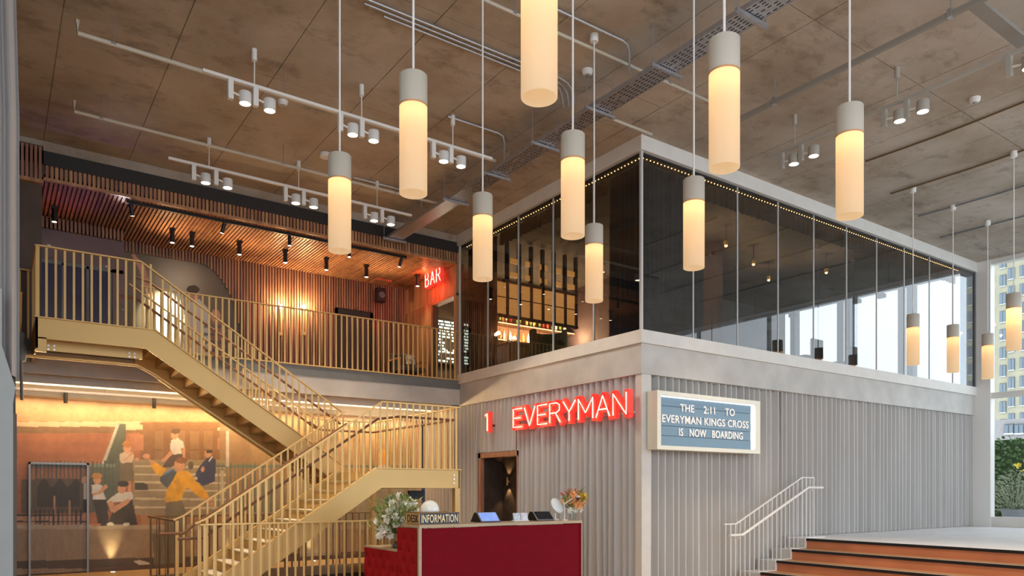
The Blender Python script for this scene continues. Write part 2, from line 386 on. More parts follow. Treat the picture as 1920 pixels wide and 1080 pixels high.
# ================================================================ PRINTED WALL under the mezzanine
def inpoly(px, py, poly):
    c = np.zeros(px.shape, bool); n = len(poly); j = n - 1
    for i in range(n):
        xi, yi = poly[i]; xj, yj = poly[j]
        if yi != yj: c ^= ((yi > py) != (yj > py)) & (px < (xj-xi)*(py-yi)/(yj-yi)+xi)
        j = i
    return c
def ell(px, py, c, a, b): return ((px-c[0])/a)**2 + ((py-c[1])/b)**2 < 1
def printed(name, x0, x1, z0, z1, Y, nx, nz, paint, parent, m_):
    X = np.linspace(x0, x1, nx); Z = np.linspace(z0, z1, nz); XX, ZZ = np.meshgrid(X, Z)
    d = .5736*XX + .8192*Y; r = .8192*XX - .5736*Y
    px = 960 + F*r/d; py = 920 - (ZZ-CAMZ)*F/d
    colr = paint(px, py, XX, ZZ)
    me = bpy.data.meshes.new(name)
    cx = (x0+x1)/2
    V = np.stack([XX-cx, np.zeros_like(XX), ZZ-z0], -1).reshape(-1, 3)
    idx = np.arange(nx*nz).reshape(nz, nx)
    Fq = np.stack([idx[:-1, :-1], idx[:-1, 1:], idx[1:, 1:], idx[1:, :-1]], -1).reshape(-1, 4)
    me.from_pydata(V.tolist(), [], Fq.tolist())
    ca = me.color_attributes.new('print', 'FLOAT_COLOR', 'POINT')
    ca.data.foreach_set('color', np.concatenate([colr, np.ones(colr.shape[:2]+(1,))], -1).astype(np.float32).ravel())
    me.materials.append(m_); o = bpy.data.objects.new(name, me); COL.objects.link(o); POS[o] = Vector((cx, Y, z0)); o.parent = parent
    o.location = POS[o] - POS[parent]; return o
def printmat(name, rough=.5):
    m_ = bpy.data.materials.new(name); m_.use_nodes = True; nt = m_.node_tree; p = nt.nodes['Principled BSDF']; p.inputs['Roughness'].default_value = rough
    v = nt.nodes.new('ShaderNodeVertexColor'); v.layer_name = 'print'; nt.links.new(v.outputs['Color'], p.inputs['Base Color']); return m_
M['print'] = printmat('printed photograph wallcovering')
rng = np.random.default_rng(3)
def sm(nz, nx, k):
    a = rng.random((k, k*3)); yi = np.linspace(0, k-1.001, nz); xi = np.linspace(0, k*3-1.001, nx)
    y0 = yi.astype(int); x0 = xi.astype(int); fy = (yi-y0)[:, None]; fx = (xi-x0)[None, :]
    return a[y0][:, x0]*(1-fy)*(1-fx) + a[y0+1][:, x0]*fy*(1-fx) + a[y0][:, x0+1]*(1-fy)*fx + a[y0+1][:, x0+1]*fy*fx
def c150(pts): return [(x/4.91+150, y/4.91+780) for x, y in pts]
def street(px, py, XX, ZZ):
    sh = px.shape; C = np.zeros(sh+(3,)); C[:] = (.40, .22, .10)
    def put(mask, c, a=1.0): C[mask] = C[mask]*(1-a) + np.array(c)*a
    put(py < 790, (.50, .31, .16)); n1 = sm(*sh, 9); n2 = sm(*sh, 60)
    put((py > 797) & (px < 265), (.36, .15, .075))
    put((py > 791-(px-40)*.004) & (py < 800) & (px < 268), (.62, .46, .28)); put((py >= 800) & (py < 812) & (px < 262), (.20, .12, .06))
    brick = (((ZZ*9).astype(int) + 0) % 2 == 0); put(brick & (py > 812) & (px < 240), (.30, .13, .07), .5)
    put((px > 262) & (px < 412) & (py > 792) & (py < 875), (.22, .12, .055))
    for x0 in (290, 330, 356, 382):
        for y0, y1 in ((808, 842), (846, 870)):
            put((px > x0) & (px < x0+17) & (py > y0) & (py < y1), (.29, .17, .085))
    put((px > 236) & (px < 268) & (py > 796) & (py < 806), (.66, .52, .33)); put((px > 407) & (px < 432) & (py > 801) & (py < 808), (.66, .52, .33))
    put((px > 245) & (px < 269) & (py > 815) & (py < 845), (.42, .20, .11)); put((px > 408) & (px < 426) & (py > 820) & (py < 843), (.44, .21, .12))
    put((px > 412) & (px < 470) & (py > 780) & (py < 965), (.30, .20, .11), .8); put((px > 470), (.42, .26, .13))
    put((px > 470) & (py > 800) & (py < 900), (.36, .24, .12)); put((px > 470) & (py >= 900), (.34, .30, .20))
    # steps
    st = (px > 250) & (px < 425) & (py > 862) & (py < 965); put(st, (.34, .27, .16))
    for y0 in (873, 888, 903, 918, 934, 950): put((px > 252) & (px < 425) & (py > y0+(px-330)*.01) & (py < y0+3.5+(px-330)*.01), (.66, .55, .36)); 
    # dark stair side and railing at the left
    put(inpoly(px, py, [(222, 795), (236, 795), (236, 905), (200, 960), (168, 960), (168, 875), (192, 872)]), (.10, .11, .08))
    put(inpoly(px, py, [(218, 796), (224, 796), (196, 872), (190, 872)]), (.55, .52, .42))
    put((py > 870) & (py < 876) & (px > 60) & (px < 215), (.20, .24, .19)); put((py > 872) & (py < 877) & (px > 404), (.13, .17, .13))
    for k in range(60):
        x0 = 60 + k*7.6
        if x0 < 215: put((abs(px-x0) < 1.1) & (py > 864) & (py < 960), (.07, .09, .09))
        if x0 > 404: put((abs(px-x0) < 1.0) & (py > 868) & (py < 960), (.12, .15, .12))
    put((px > 424) & (px < 429) & (py > 808) & (py < 875), (.62, .58, .48)); put((px > 413) & (px < 419) & (py > 882) & (py < 960), (.50, .44, .32))
    dk = (py > 898) & (py < 962) & (px < 170); put(dk & (px > 40), (.11, .085, .06)); put(dk & (px > 70) & (px < 150) & (py > 905+8*np.sin(px*.21)) & (py < 950), (.05, .045, .045)); put((px > 100) & (px < 104) & (py > 930) & (py < 975), (.50, .28, .14)); put((px > 128) & (px < 132) & (py > 938) & (py < 975), (.45, .25, .13))
    put((py > 965) & (py < 990) & (px < 163), (.45, .25, .16))
    for k in range(12): put((abs(px-(58+k*8.5)) < 1.2) & (py > 955) & (py < 990) & (px < 165), (.03, .03, .035))
    put((abs(py-966) < 1.2) & (px < 165), (.03, .03, .035)); put((abs(py-978) < 1.1) & (px < 165), (.03, .03, .035))
    # kerb wall
    put((py > 988), (.34, .25, .16)); put((py > 984) & (py < 992), (.46, .37, .25)); put((py > 1052-(px-40)*.028) & (py < 1066), (.09, .065, .045))
    sk = (.62, .33, .19); D = (.045, .04, .035)
    def P(pts, c, a=1): put(inpoly(px, py, c150(pts)), c, a)
    def E(x, y, a, b, c): put(ell(px, py, (x/4.91+150, y/4.91+780), a/4.91, b/4.91), c)
    P([(375,430),(490,430),(495,600),(365,600)], (.16,.13,.08)); P([(370,345),(420,325),(485,330),(500,385),(475,432),(378,432),(360,390)], (.62,.50,.36)); P([(395,420),(450,385),(495,345),(470,325),(450,360),(392,410)], sk); E(435,300,36,42,sk); E(438,258,46,30,(.45,.20,.07)); E(525,400,20,14,sk)
    P([(845,350),(940,350),(975,470),(755,470)], (.10,.07,.05)); P([(838,225),(900,198),(950,240),(962,290),(932,300),(940,352),(850,352),(828,290)], (.72,.68,.58)); P([(838,315),(745,410),(762,432),(862,345)], sk); P([(942,292),(970,290),(968,400),(946,400)], sk); E(870,175,35,38,sk); E(880,140,44,26,(.12,.07,.04))
    P([(1185,365),(1250,400),(1245,600),(1135,645),(1045,580),(1095,470)], (.045,.055,.10)); E(1175,350,30,34,sk); E(1190,328,30,16,D); P([(1180,415),(1215,370),(1222,380),(1190,425)], (.8,.78,.72)); E(1130,490,16,26,sk); E(1065,575,20,14,(.7,.62,.5))
    P([(118,768),(245,768),(270,1005),(170,1010)], D); P([(105,635),(165,622),(205,640),(215,700),(240,765),(120,770)], (.66,.66,.62)); P([(112,715),(165,700),(235,625),(258,650),(190,715),(120,735)], sk); E(158,590,36,36,sk); E(155,552,48,28,(.50,.26,.08))
    P([(30,620),(70,620),(72,760),(30,770)], (.55,.55,.52)); E(45,590,30,34,sk); P([(25,770),(72,770),(72,900),(20,900)], D); E(45,930,26,40,(.6,.22,.10))
    P([(345,800),(480,760),(530,1000),(250,1005),(300,880)], (.06,.05,.035)); P([(300,740),(360,700),(480,700),(490,760),(440,790),(330,790),(255,810),(245,785)], (.70,.68,.60)); P([(250,790),(290,780),(320,830),(440,760),(465,775),(440,810),(310,895),(280,870)], sk); P([(425,610),(465,600),(472,690),(445,700)], sk); E(385,672,38,42,sk); E(400,625,52,30,D); E(280,995,32,16,(.8,.76,.62)); E(428,997,32,16,(.8,.76,.62))
    P([(500,610),(620,620),(625,680),(505,680)], (.07,.06,.04)); E(150,1000,46,14,(.5,.2,.1))
    P([(790,785),(935,770),(980,900),(980,1100),(780,1100)], (.20,.17,.11)); P([(870,525),(930,500),(1000,508),(1060,590),(1165,695),(1195,765),(1140,775),(1045,705),(985,655),(965,690),(930,780),(780,795),(795,690),(850,610)], (.86,.46,.05)); P([(640,420),(670,410),(795,490),(750,560),(700,530),(655,460)], (.86,.46,.05)); P([(740,560),(855,485),(890,520),(850,600),(800,665),(735,600)], (.08,.09,.10)); P([(755,545),(850,485),(860,495),(770,555)], (.10,.22,.45)); P([(625,385),(650,400),(690,440),(650,450)], sk); E(612,370,32,24,sk); E(915,455,50,56,sk); E(935,408,55,28,(.20,.10,.05)); P([(1140,760),(1190,745),(1240,820),(1200,830)], sk); P([(870,600),(900,560),(940,660),(900,740)], (.62,.30,.03), .6); E(1020,455,26,40,(.13,.10,.07))
    put(inpoly(px, py, [(250,1052),(262,1050),(285,1056),(282,1062),(262,1060)]), (.7,.62,.5)); put(inpoly(px, py, [(285,1000),(340,1000),(345,1060),(290,1062)]), (.15,.13,.09))
    # right of the stairs: pale panelled street scene, a red haired head
    put((px > 560) & (px < 640) & (py > 880), (.50, .44, .30), .6); put(ell(px, py, (718, 862), 10, 20), (.75, .34, .06)); put(inpoly(px, py, [(703, 880), (712, 872), (730, 872), (738, 890), (740, 905), (700, 905)]), (.7, .68, .62))
    put((px > 640) & (px < 760) & (py > 745) & (py < 800), (.62, .46, .36), .6); put((px > 780), (.55, .30, .20), .7)
    for k in range(12): put((abs(px-(500+k*33)) < 2) & (py > 790), (.28, .17, .08), .7)
    n3 = sm(*sh, 25); C *= (.70 + .30*n1 + .20*n2 + .20*n3)[..., None]
    return np.clip(C, 0, 1)**1.0
mw = thing('wall_mural', 'street scene photograph printed across the wall under the mezzanine', 'mural', (4.5, 16.7, 0))
del mw['label'], mw['category']; struct(mw)
printed('printed_panel', .2, 8.9, 0.02, 3.37, 16.70, 540, 200, street, mw, M['print'])
def doorprint(px, py, XX, ZZ):
    C = street(px, py, XX, ZZ); g = C.mean(-1, keepdims=True); return (C*.75 + g*.25) * .8
d2 = struct(thing('door_2', None, None, (1.06, 16.66, 0)))
printed('door_leaf', .60, 1.52, .03, 2.10, 16.665, 60, 120, doorprint, d2, M['print'])
fm = MB(); fm.box(.565, .60, 16.63, 16.69, 0, 2.14); fm.box(1.52, 1.555, 16.63, 16.69, 0, 2.14); fm.box(.565, 1.555, 16.63, 16.69, 2.10, 2.14)
fm.build('door_frame', mat('dull steel frame', (.22, .20, .18), .35, .6), d2)
struct(MB().box(1.56, FX, 16.66, 16.70, 0, .09).build('baseboard_back', M['panel']))
# mezzanine printed panel: raised arm figure in white clothes with the spotlight glow painted into its colours
def stage(px, py, XX, ZZ):
    C = np.zeros(px.shape+(3,)); C[:] = (.17, .13, .075); 
    def put(mask, c, a=1.0): C[mask] = C[mask]*(1-a) + np.array(c)*a
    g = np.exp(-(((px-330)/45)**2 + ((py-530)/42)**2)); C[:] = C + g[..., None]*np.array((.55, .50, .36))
    sk = (.70, .33, .20)
    put(inpoly(px, py, [(246, 478), (252, 476), (272, 500), (284, 545), (300, 575), (290, 590), (272, 548), (262, 508)]), sk)
    put(inpoly(px, py, [(290, 560), (325, 540), (345, 560), (340, 700), (290, 700)]), (.80, .78, .70)); put(inpoly(px, py, [(350, 570), (372, 560), (392, 580), (395, 640), (400, 700), (340, 700), (342, 610)]), (.72, .70, .62))
    put(inpoly(px, py, [(396, 600), (412, 590), (425, 620), (420, 700), (392, 700)]), (.35, .18, .12)); put(ell(px, py, (404, 592), 9, 12), sk); put(ell(px, py, (362, 552), 11, 14), sk); put(ell(px, py, (362, 543), 12, 8), (.1, .06, .03))
    for k in range(6): put((abs(py-(612+k*15)) < 3) & (px > 383) & (px < 425), (.12, .12, .12), .8)
    return np.clip(C, 0, .9)
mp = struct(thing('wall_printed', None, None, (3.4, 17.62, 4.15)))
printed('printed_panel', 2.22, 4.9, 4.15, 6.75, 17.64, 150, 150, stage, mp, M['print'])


# ================================================================ STAIRCASE
st = thing('staircase', 'gold painted steel switchback staircase rising from the lobby to the mezzanine', 'staircase', (4, 13, 0))
BR = M['brass']
YA, YB, YC, YD = 11.2, 12.78, 13.27, 14.72
def front_low(x): return 1.95 + .67*(x-5.13)
def up_line(x): return 4.21 - .665*(x-2.18)
# lower flight stringers + landing edge
low = [(2.17, 0), (2.25, .05), (5.13, 1.96), (6.72, 1.96), (6.72, 1.645), (5.23, 1.645), (2.77, 0)]
MB().prism(low, YA, YA+.03).build('stringer', BR, st)
MB().prism([(2.17, 0), (2.25, .05), (5.13, 1.96), (5.2, 1.62), (2.77, 0)], YB-.03, YB).build('stringer', BR, st)
MB().box(2.2, 2.25, YA-.02, YA+.04, 0, .06).build('stringer_foot', BR, st)
lip = MB(); lip.bar((2.25, YA-.005, .06), (5.13, YA-.005, 1.97), .07, .016); lip.bar((5.13, YA-.005, 1.968), (6.74, YA-.005, 1.968), .07, .016); lip.build('stringer_cap', BR, st)
lip = MB(); lip.bar((2.25, YB, .06), (5.13, YB, 1.97), .06, .016); lip.build('stringer_cap', BR, st)
upp = [(5.44, 2.04), (2.18, 4.21), (.54, 4.21), (.54, 3.90), (2.05, 3.90), (5.5, 1.62), (5.6, 1.64), (5.6, 1.96), (5.44, 1.96)]
MB().prism(upp, YC, YC+.03).build('stringer', BR, st)
MB().prism([(5.44, 2.04), (2.18, 4.21), (2.1, 4.15), (2.1, 3.86), (5.5, 1.62), (5.6, 1.96)], YD, YD+.03).build('stringer', BR, st)
lip = MB(); lip.bar((5.44, YC-.005, 2.05), (2.18, YC-.005, 4.22), .07, .016); lip.bar((2.18, YC-.005, 4.218), (.52, YC-.005, 4.218), .07, .016); lip.build('stringer_cap', BR, st)
lip = MB(); lip.bar((5.44, YD, 2.05), (2.18, YD, 4.22), .06, .016); lip.build('stringer_cap', BR, st)
# landings
MB().box(5.13, 6.70, YA+.03, YD, 1.87, 1.93).build('landing_plate', BR, st)
MB().box(6.70, 6.73, YA, YD+.03, 1.645, 1.96).build('landing_edge', BR, st); MB().box(5.6, 6.73, YD, YD+.03, 1.645, 1.96).build('landing_edge', BR, st)
MB().box(5.2, 6.6, YA+.5, YA+.58, 1.70, 1.87).build('landing_joist', M['brassd'], st); MB().box(5.2, 6.6, YB+.5, YB+.58, 1.70, 1.87).build('landing_joist', M['brassd'], st)
MB().box(.54, 2.18, YC+.03, 14.86, 4.09, 4.15).build('landing_plate', BR, st)
MB().box(.54, .57, YC, 14.86, 3.75, 4.21).build('landing_edge', BR, st)
MB().box(.60, 2.05, YC+.35, YC+.40, 3.78, 4.09).build('landing_joist', BR, st)
MB().box(.54, .68, YC, YC+.06, 3.70, 3.92).build('end_plate', BR, st)
for (x, y) in ((6.63, YA), (6.63, YD-.07)): MB().box(x, x+.10, y, y+.10, 0, 1.65).build('post', BR, st)
b0 = MB().tube([(0, 0, 0), (0, -.012, 0)], .016, 8).build('bolt', mat('bright steel bolt', (.75, .76, .78), .3, .5), st, origin=(0, 0, 0))
for k in range(3):
    o = b0 if k == 0 else b0.copy()
    if k: COL.objects.link(o)
    o.location = Vector((6.60, YA-.002, 1.87-.07*k)) - POS[st]
for (x, z) in ((.72, 3.86), (.80, 3.86), (.72, 3.80), (.80, 3.80), (1.85, 3.86), (1.93, 3.86), (1.85, 3.80), (1.93, 3.80)):
    o = b0.copy(); COL.objects.link(o); o.location = Vector((x, YC+.34, z)) - POS[st]
# treads, risers
M['treadg'] = mat('gold tread plate', (.52, .39, .20), .5, noise=.1)
M['pad'] = mat('pale stone tread infill', (.66, .60, .52), .6, noise=.15, nscale=8)
for i in range(1, 12):
    x0 = 5.13 - .24*(12-i); z = .1608*i
    t = MB().box(x0-.02, x0+.24, YA+.03, YB-.03, z-.03, z-.004).build('tread', M['treadg'], st)
    MB().box(x0+.0, x0+.22, YA+.08, YB-.08, z-.004, z+.004).build('infill', M['pad'], t)
for i in range(1, 13):
    x0 = 5.13 - .24*(12-i); z = .1608*i
    MB().box(x0-.008, x0, YA+.03, YB-.03, z-.16, z-.03).build('riser', BR, st)
for i in range(1, 14):
    x1 = 5.28 - .2385*(i-1); z = 1.93 + .1586*i
    t = MB().box(x1-.2385, x1+.02, YC+.03, YD, z-.03, z-.004).build('tread', M['treadg'], st)
    MB().box(x1-.22, x1, YC+.08, YD-.05, z-.004, z+.004).build('infill', M['pad'], t)
for i in range(1, 15):
    x1 = 5.28 - .2385*(i-1); z = 1.93 + .1586*i
    MB().box(x1, x1+.008, YC+.03, YD, z-.1586, z-.03).build('riser', BR, st)
# balusters: one shared mesh per length
_bal = {}
def baluster(par, x, y, z, h, mt=None, along='x', name='baluster', w=.032, t=.012):
    key = (round(h, 2), along, mt.name if mt else '', name)
    if key not in _bal:
        hw, ht = (w/2, t/2) if along == 'x' else (t/2, w/2)
        o = MB().box(-hw, hw, -ht, ht, 0, round(h, 2)).build(name, mt or BR, None, origin=(0, 0, 0)); _bal[key] = o
    else: o = _bal[key].copy(); COL.objects.link(o)
    POS[o] = Vector((x, y, z)); o.parent = par; o.location = POS[o] - POS[par]; return o
def rail(par, pts, mt=None, w=.05, h=.022, name='top_rail'):
    m = MB()
    for p, q in zip(pts[:-1], pts[1:]): m.bar(p, q, w, h)
    return m.build(name, mt or BR, par)
def handrail(par, pts, mt=None, r=.022, name='handrail'):
    return MB().tube(pts, r, 8).build(name, mt or M['hand'], par, smooth=True)
SP = .12
# lower flight, front and back
n = int((5.2-2.5)/SP)
for y in (YA+.012, YB-.012):
    for k in range(n+1):
        x = 2.52 + k*SP
        if x < 5.13: baluster(st, x, y, front_low(x), 1.20+(x-2.52)*(3.06-1.20)/(5.25-2.52)-front_low(x)-.01)
    for x, z in ((2.42, 0),): baluster(st, x, y, 0, 1.12, w=.05, name='newel')
rail(st, [(2.36, YA+.012, 1.13), (2.52, YA+.012, 1.20), (5.25, YA+.012, 3.06), (6.72, YA+.012, 3.06)])
rail(st, [(2.36, YB-.012, 1.13), (2.52, YB-.012, 1.20), (5.25, YB-.012, 3.04)])
for y, s in ((YA+.012, 1), (YB-.012, -1)):
    handrail(st, [(2.15, y+s*.07, .92), (2.5, y+s*.07, .92), (2.62, y+s*.07, 1.02), (5.2, y+s*.07, 2.78), (5.6, y+s*.07, 2.84)] if s == 1 else [(2.15, y+s*.07, .92), (2.5, y+s*.07, .92), (2.62, y+s*.07, 1.02), (5.25, y+s*.07, 2.81)])
    br_ = MB()
    for x in (3.0, 4.0, 4.9): br_.tube([(x, y, front_low(x)+.80), (x, y+s*.07, front_low(x)+.80)], .007, 5)
    br_.build('handrail_brackets', BR, st)
# right landing balusters: front, right side, back
k = 0
x = 5.22
while x < 6.7: baluster(st, x, YA+.012, 1.975, 1.08); x += SP
y = YA+.10
while y < YD: baluster(st, 6.715, y, 1.96, 1.09, along='y'); y += SP
x = 5.65
while x < 6.7: baluster(st, x, YD+.015, 1.96, 1.09); x += SP
rail(st, [(6.715, YA, 3.06), (6.715, YD+.015, 3.06)]); rail(st, [(6.73, YD+.015, 3.06), (5.45, YD+.015, 3.06)])
handrail(st, [(5.6, YA+.08, 2.84), (6.64, YA+.08, 2.84), (6.64, YD-.06, 2.84), (5.5, YD-.06, 2.84), (5.25, YD-.06, 3.0)])
# upper flight
for y in (YC+.012, YD+.012):
    x = 5.42
    while x > 2.2: baluster(st, x, y, up_line(x)+.01, 3.06+(5.42-x)*(5.30-3.06)/(5.42-1.98)-up_line(x)-.03); x -= SP
rail(st, [(5.42, YC+.012, 3.06), (1.98, YC+.012, 5.30), (.56, YC+.012, 5.30)]); rail(st, [(5.42, YD+.012, 3.06), (2.0, YD+.012, 5.28)])
handrail(st, [(5.4, YC+.09, 2.86), (2.1, YC+.09, 5.02), (1.9, YC+.09, 5.06)]); handrail(st, [(5.4, YD-.07, 2.86), (2.1, YD-.07, 5.02), (1.8, YD-.07, 5.02)])
x = .68
while x < 2.2: baluster(st, x, YC+.012, 4.225, 1.065); x += SP
baluster(st, .565, YC+.012, 4.2, 1.11, w=.05, name='newel')
for k in range(13): baluster(st, .555, YC+.10+k*SP, 4.2, 1.10, along='y')
rail(st, [(.555, YC, 5.30), (.555, 14.82, 5.30)])
# gallery railing
gr = thing('gallery_railing', 'gold painted railing of flat bars along the mezzanine edge', 'railing', (5.5, 14.86, 4.15))
x = 2.30
while x < 8.86: baluster(gr, x, 14.84, 4.15, 1.13); x += SP
rail(gr, [(2.2, 14.84, 5.29), (8.88, 14.84, 5.29)]); rail(gr, [(2.2, 14.84, 4.165), (8.88, 14.84, 4.165)], name='bottom_rail')
g2 = thing('short_railing', 'short gold railing left of the upper landing beside the pier', 'railing', (.38, 14.86, 4.15))
for x in (.26, .38, .50): baluster(g2, x, 14.84, 4.15, 1.13)
rail(g2, [(.2, 14.84, 5.29), (.54, 14.84, 5.29)])
# guard rails round the stairwell opening
g3 = thing('stairwell_guard', 'gold guard railing in front of the lower flight, low top rail', 'railing', (4.5, 11.1, 0))
x = 2.46
while x < 6.6: baluster(g3, x, 11.08, 0, 1.11); x += .13
rail(g3, [(2.40, 11.08, 1.12), (6.62, 11.08, 1.12)]); 
g4 = thing('stairwell_guard', 'dark bronze guard railing on the far side of the stairwell opening', 'railing', (4.5, 15.35, 0))
x = 2.46
while x < 8.6: baluster(g4, x, 15.42, 0, 1.10, M['brassd']); x += .15
rail(g4, [(2.43, 15.42, 1.11), (8.6, 15.42, 1.11)], M['brassd'])
y = 13.0
while y < 15.3: baluster(g4, 2.43, y, 0, 1.10, M['brassd'], along='y'); y += .8
rail(g4, [(2.43, 12.9, 1.11), (2.43, 15.42, 1.11)], M['brassd'])
# flight going down into the stairwell
ds = thing('basement_stairs', 'dark stairs going down into the stairwell below the landing', 'staircase', (4.2, 14.2, -2.7))
for i in range(11):
    MB().box(2.6+i*.25, 2.86+i*.25, 13.4, 15.1, -.24-i*.17, -.20-i*.17).build('tread', M['hand'], ds)
MB().prism([(2.5, -.05), (5.4, -2.0), (5.4, -2.3), (2.5, -.35)], 15.1, 15.14).build('stringer', M['brassd'], ds)
# ================================================================ CURTAINS on the facade
def pleats(name, label, p0, p1, z0, z1, per, amp, parentlabel=None, seed=1, wob=.02, out=(0, -1), group=None, sharp=.55, cat='curtain', m_=None):
    rr = random.Random(seed); p0 = Vector((*p0, 0)); p1 = Vector((*p1, 0)); d = p1 - p0; L = d.length; d.normalize(); o_ = Vector((*out, 0))
    K = 16 if sharp < 1 else 9; n = max(1, int(L/per)); jit = [rr.uniform(-1, 1) for _ in range(n+2)]; amps = [rr.uniform(.7, 1.15) for _ in range(n+2)]
    rows = []
    for q in range(5):
        t = q/4.0; z = z1 + (z0-z1)*t; row = []
        for i in range(n):
            for k in range(K if i < n-1 else K+1):
                u = k/K
                s = (i + u)*per + wob*t*((1-u)*jit[i] + u*jit[i+1])*1.0
                w_ = min(u, 1-u); q_ = min(1, max(0, (w_-.09)/.13)); prof = q_*q_*(3-2*q_) if sharp < 1 else .5-.5*math.cos(2*math.pi*u)
                aa = (amps[i]*(1-u)+amps[i+1]*u)
                row.append(p0 + d*(s*L/(n*per)) + o_*(amp*aa*(1-prof)) + Vector((0, 0, z)))
        rows.append(row)
    t_ = thing(name, label, cat, (p0 + d*L/2) + Vector((0, 0, z0)), group)
    MB().grid(rows).build('cloth', m_ or M['curt'], t_, smooth=True)
    a = p0 + o_*.01 + Vector((0, 0, z1)); b = p1 + o_*.01 + Vector((0, 0, z1))
    MB().bar(a, b, .03, .012).build('curtain_track', M['steel'], t_)
    return t_
pleats('facade_curtain', 'grey pleated curtain between the corner and the steps, behind the lightbox sign', (9.22, 9.15), (12.93, 9.15), .0, 3.57, .172, .12, seed=22, sharp=.6, out=(0, -1))
pleats('facade_curtain', 'long grey pleated curtain standing on the raised floor, right of the steps', (12.87, 9.15), (21.04, 9.15), .68, 3.57, .172, .12, seed=2, sharp=.6, out=(0, -1))
pleats('facade_curtain', 'grey curtain behind the reception desk under the red lettering', (9.08, 9.16), (9.08, 12.66), .0, 3.57, .16, .11, seed=3, sharp=2, out=(-1, 0), wob=.05)
pleats('facade_curtain', 'narrow grey curtain between the doorway and the landing post', (9.08, 14.16), (9.08, 16.6), .0, 3.57, .16, .11, seed=4, sharp=2, out=(-1, 0), wob=.03)
pleats('door_valance', 'short grey curtain valance hanging above the dark doorway', (9.04, 12.64), (9.04, 14.17), 2.45, 3.57, .14, .08, seed=5, sharp=2, out=(-1, 0), wob=.08)
cc = struct(thing('wall_corner', None, None, (9, 9, 0)))
MB().box(8.96, 9.18, 8.99, 9.14, 0, 3.57).build('corner_post', M['offwhite'], cc)
MB().box(8.94, 9.2, 9.0, 9.4, 0, .12).build('plinth', M['offwhite'], cc)
# doorway recess with frame and wall light
dr = struct(thing('door_3', None, None, (9.3, 13.4, 0)))
MB().box(9.60, 9.66, 12.5, 14.3, 0, 2.6).build('recess_panel', mat('textured dark brown wall', (.055, .04, .03), .6, noise=.5, nscale=7, bump=.5), dr)
RD = mat('dark brown reveal', (.06, .042, .032), .6, noise=.3)
for a_, b_ in ((14.10, 14.15), (12.62, 12.66)): MB().box(9.08, 9.62, a_, b_, 0, 2.44).build('reveal', RD, dr)
MB().box(9.08, 9.62, 12.62, 14.15, 2.36, 2.44).build('reveal', RD, dr)
MB().box(8.98, 9.08, 14.06, 14.15, 0, 2.44).build('jamb', M['walnut2'], dr); MB().box(8.98, 9.08, 12.62, 12.66, 0, 2.44).build('jamb', M['walnut2'], dr)
MB().box(8.98, 9.08, 12.62, 14.15, 2.33, 2.44).build('head', M['walnut2'], dr)
sc = thing('wall_light', 'slim brass up and down wall light inside the dark doorway', 'wall light', (9.56, 13.82, 1.75))
MB().tube([(9.55, 13.82, 1.72), (9.55, 13.82, 1.90)], .022, 10).build('body', M['brass'], sc, smooth=True)
MB().box(9.55, 9.6, 13.805, 13.835, 1.78, 1.83).build('bracket', M['brass'], sc)
light('SPOT', (9.545, 13.82, 1.93), 10, WARM, .01, (9.60, 13.82, 2.6), 85, .5); light('SPOT', (9.545, 13.82, 1.69), 14, WARM, .01, (9.60, 13.82, .9), 85, .5)
# ================================================================ RIGHT STEPS
sp = thing('entrance_steps', 'wide terracotta steps with black nosings going up to the raised floor', 'steps', (12, 5, 0))
M['pale_edge'] = mat('pale metal strip', (.62, .60, .58), .4, .2)
for i, z in enumerate((.67, .48, .29, .10)):
    x = 12.97 - .47*i; y0, y1 = -2.0, 8.55
    if i: MB().box(x+.03, x+.50, y0, y1, z-.05, z).build('tread', M['tread'], sp)
    else: MB().box(x+.03, x+.06, y0, y1, z-.05, z+.002).build('tread', M['floorr'], sp)
    t = MB().box(x-.012, x+.035, y0, y1, z-.042, z+.004).build('nosing', M['black'], sp)
    MB().box(x+.036, x+.075, y0, y1, z, z+.0045).build('nosing_strip', M['pale_edge'], sp)
    MB().box(x+.005, x+.03, y0, y1, max(0, z-.19), z-.042).build('riser', M['riser'], sp)
zz = [(11.50, 0), (11.50, .10)]
for i in (2, 1, 0): zz += [(12.97-.47*i-.0, .67-.19*(i+1)), (12.97-.47*i, .67-.19*i)]
zz += [(13.6, .67), (13.6, 0)]
MB().prism([(a, b-.008 if b > 0 else 0) for a, b in zz], 8.56, 8.98).build('side_plinth', M['curt'], sp)
ed = MB()
pts = zz[1:-1]
for (a, b), (c, d) in zip(pts[:-1], pts[1:]): ed.bar((a-.01, 8.555, b+.012), (c-.01, 8.555, d+.012), .03, .02, up=(0, 1, 0) if abs(a-c) < .01 else (0, 0, 1))
ed.build('side_trim', M['white'], sp)
hr = thing('step_handrail', 'white handrail with slim balusters climbing the terracotta steps', 'handrail', (12, 8.65, 0))
WH = M['white']
top = [(10.72, 8.70, 1.00), (11.05, 8.70, 1.00), (13.05, 8.70, 1.86), (13.45, 8.70, 1.86)]
rail(hr, top, WH, .03, .02); 
handrail(hr, [(10.75, 8.60, .80), (11.1, 8.60, .80), (13.12, 8.60, 1.66), (13.6, 8.60, 1.66)], WH, .025)
def top_z(x): return 1.00 if x < 11.05 else (1.0+(x-11.05)*.43 if x < 13.05 else 1.86)
def step_z(x):
    for i, z in enumerate((.67, .48, .29, .10)):
        if x > 12.97-.47*i: return z
    return 0
x = 10.76
while x < 13.46:
    baluster(hr, x, 8.70, step_z(x), top_z(x)-step_z(x), WH, w=.014, t=.014); x += .135
for x in (11.0, 13.25): MB().tube([(x, 8.60, top_z(x)-.25), (x, 8.70, top_z(x)-.28)], .012, 6).build('bracket', WH, hr)
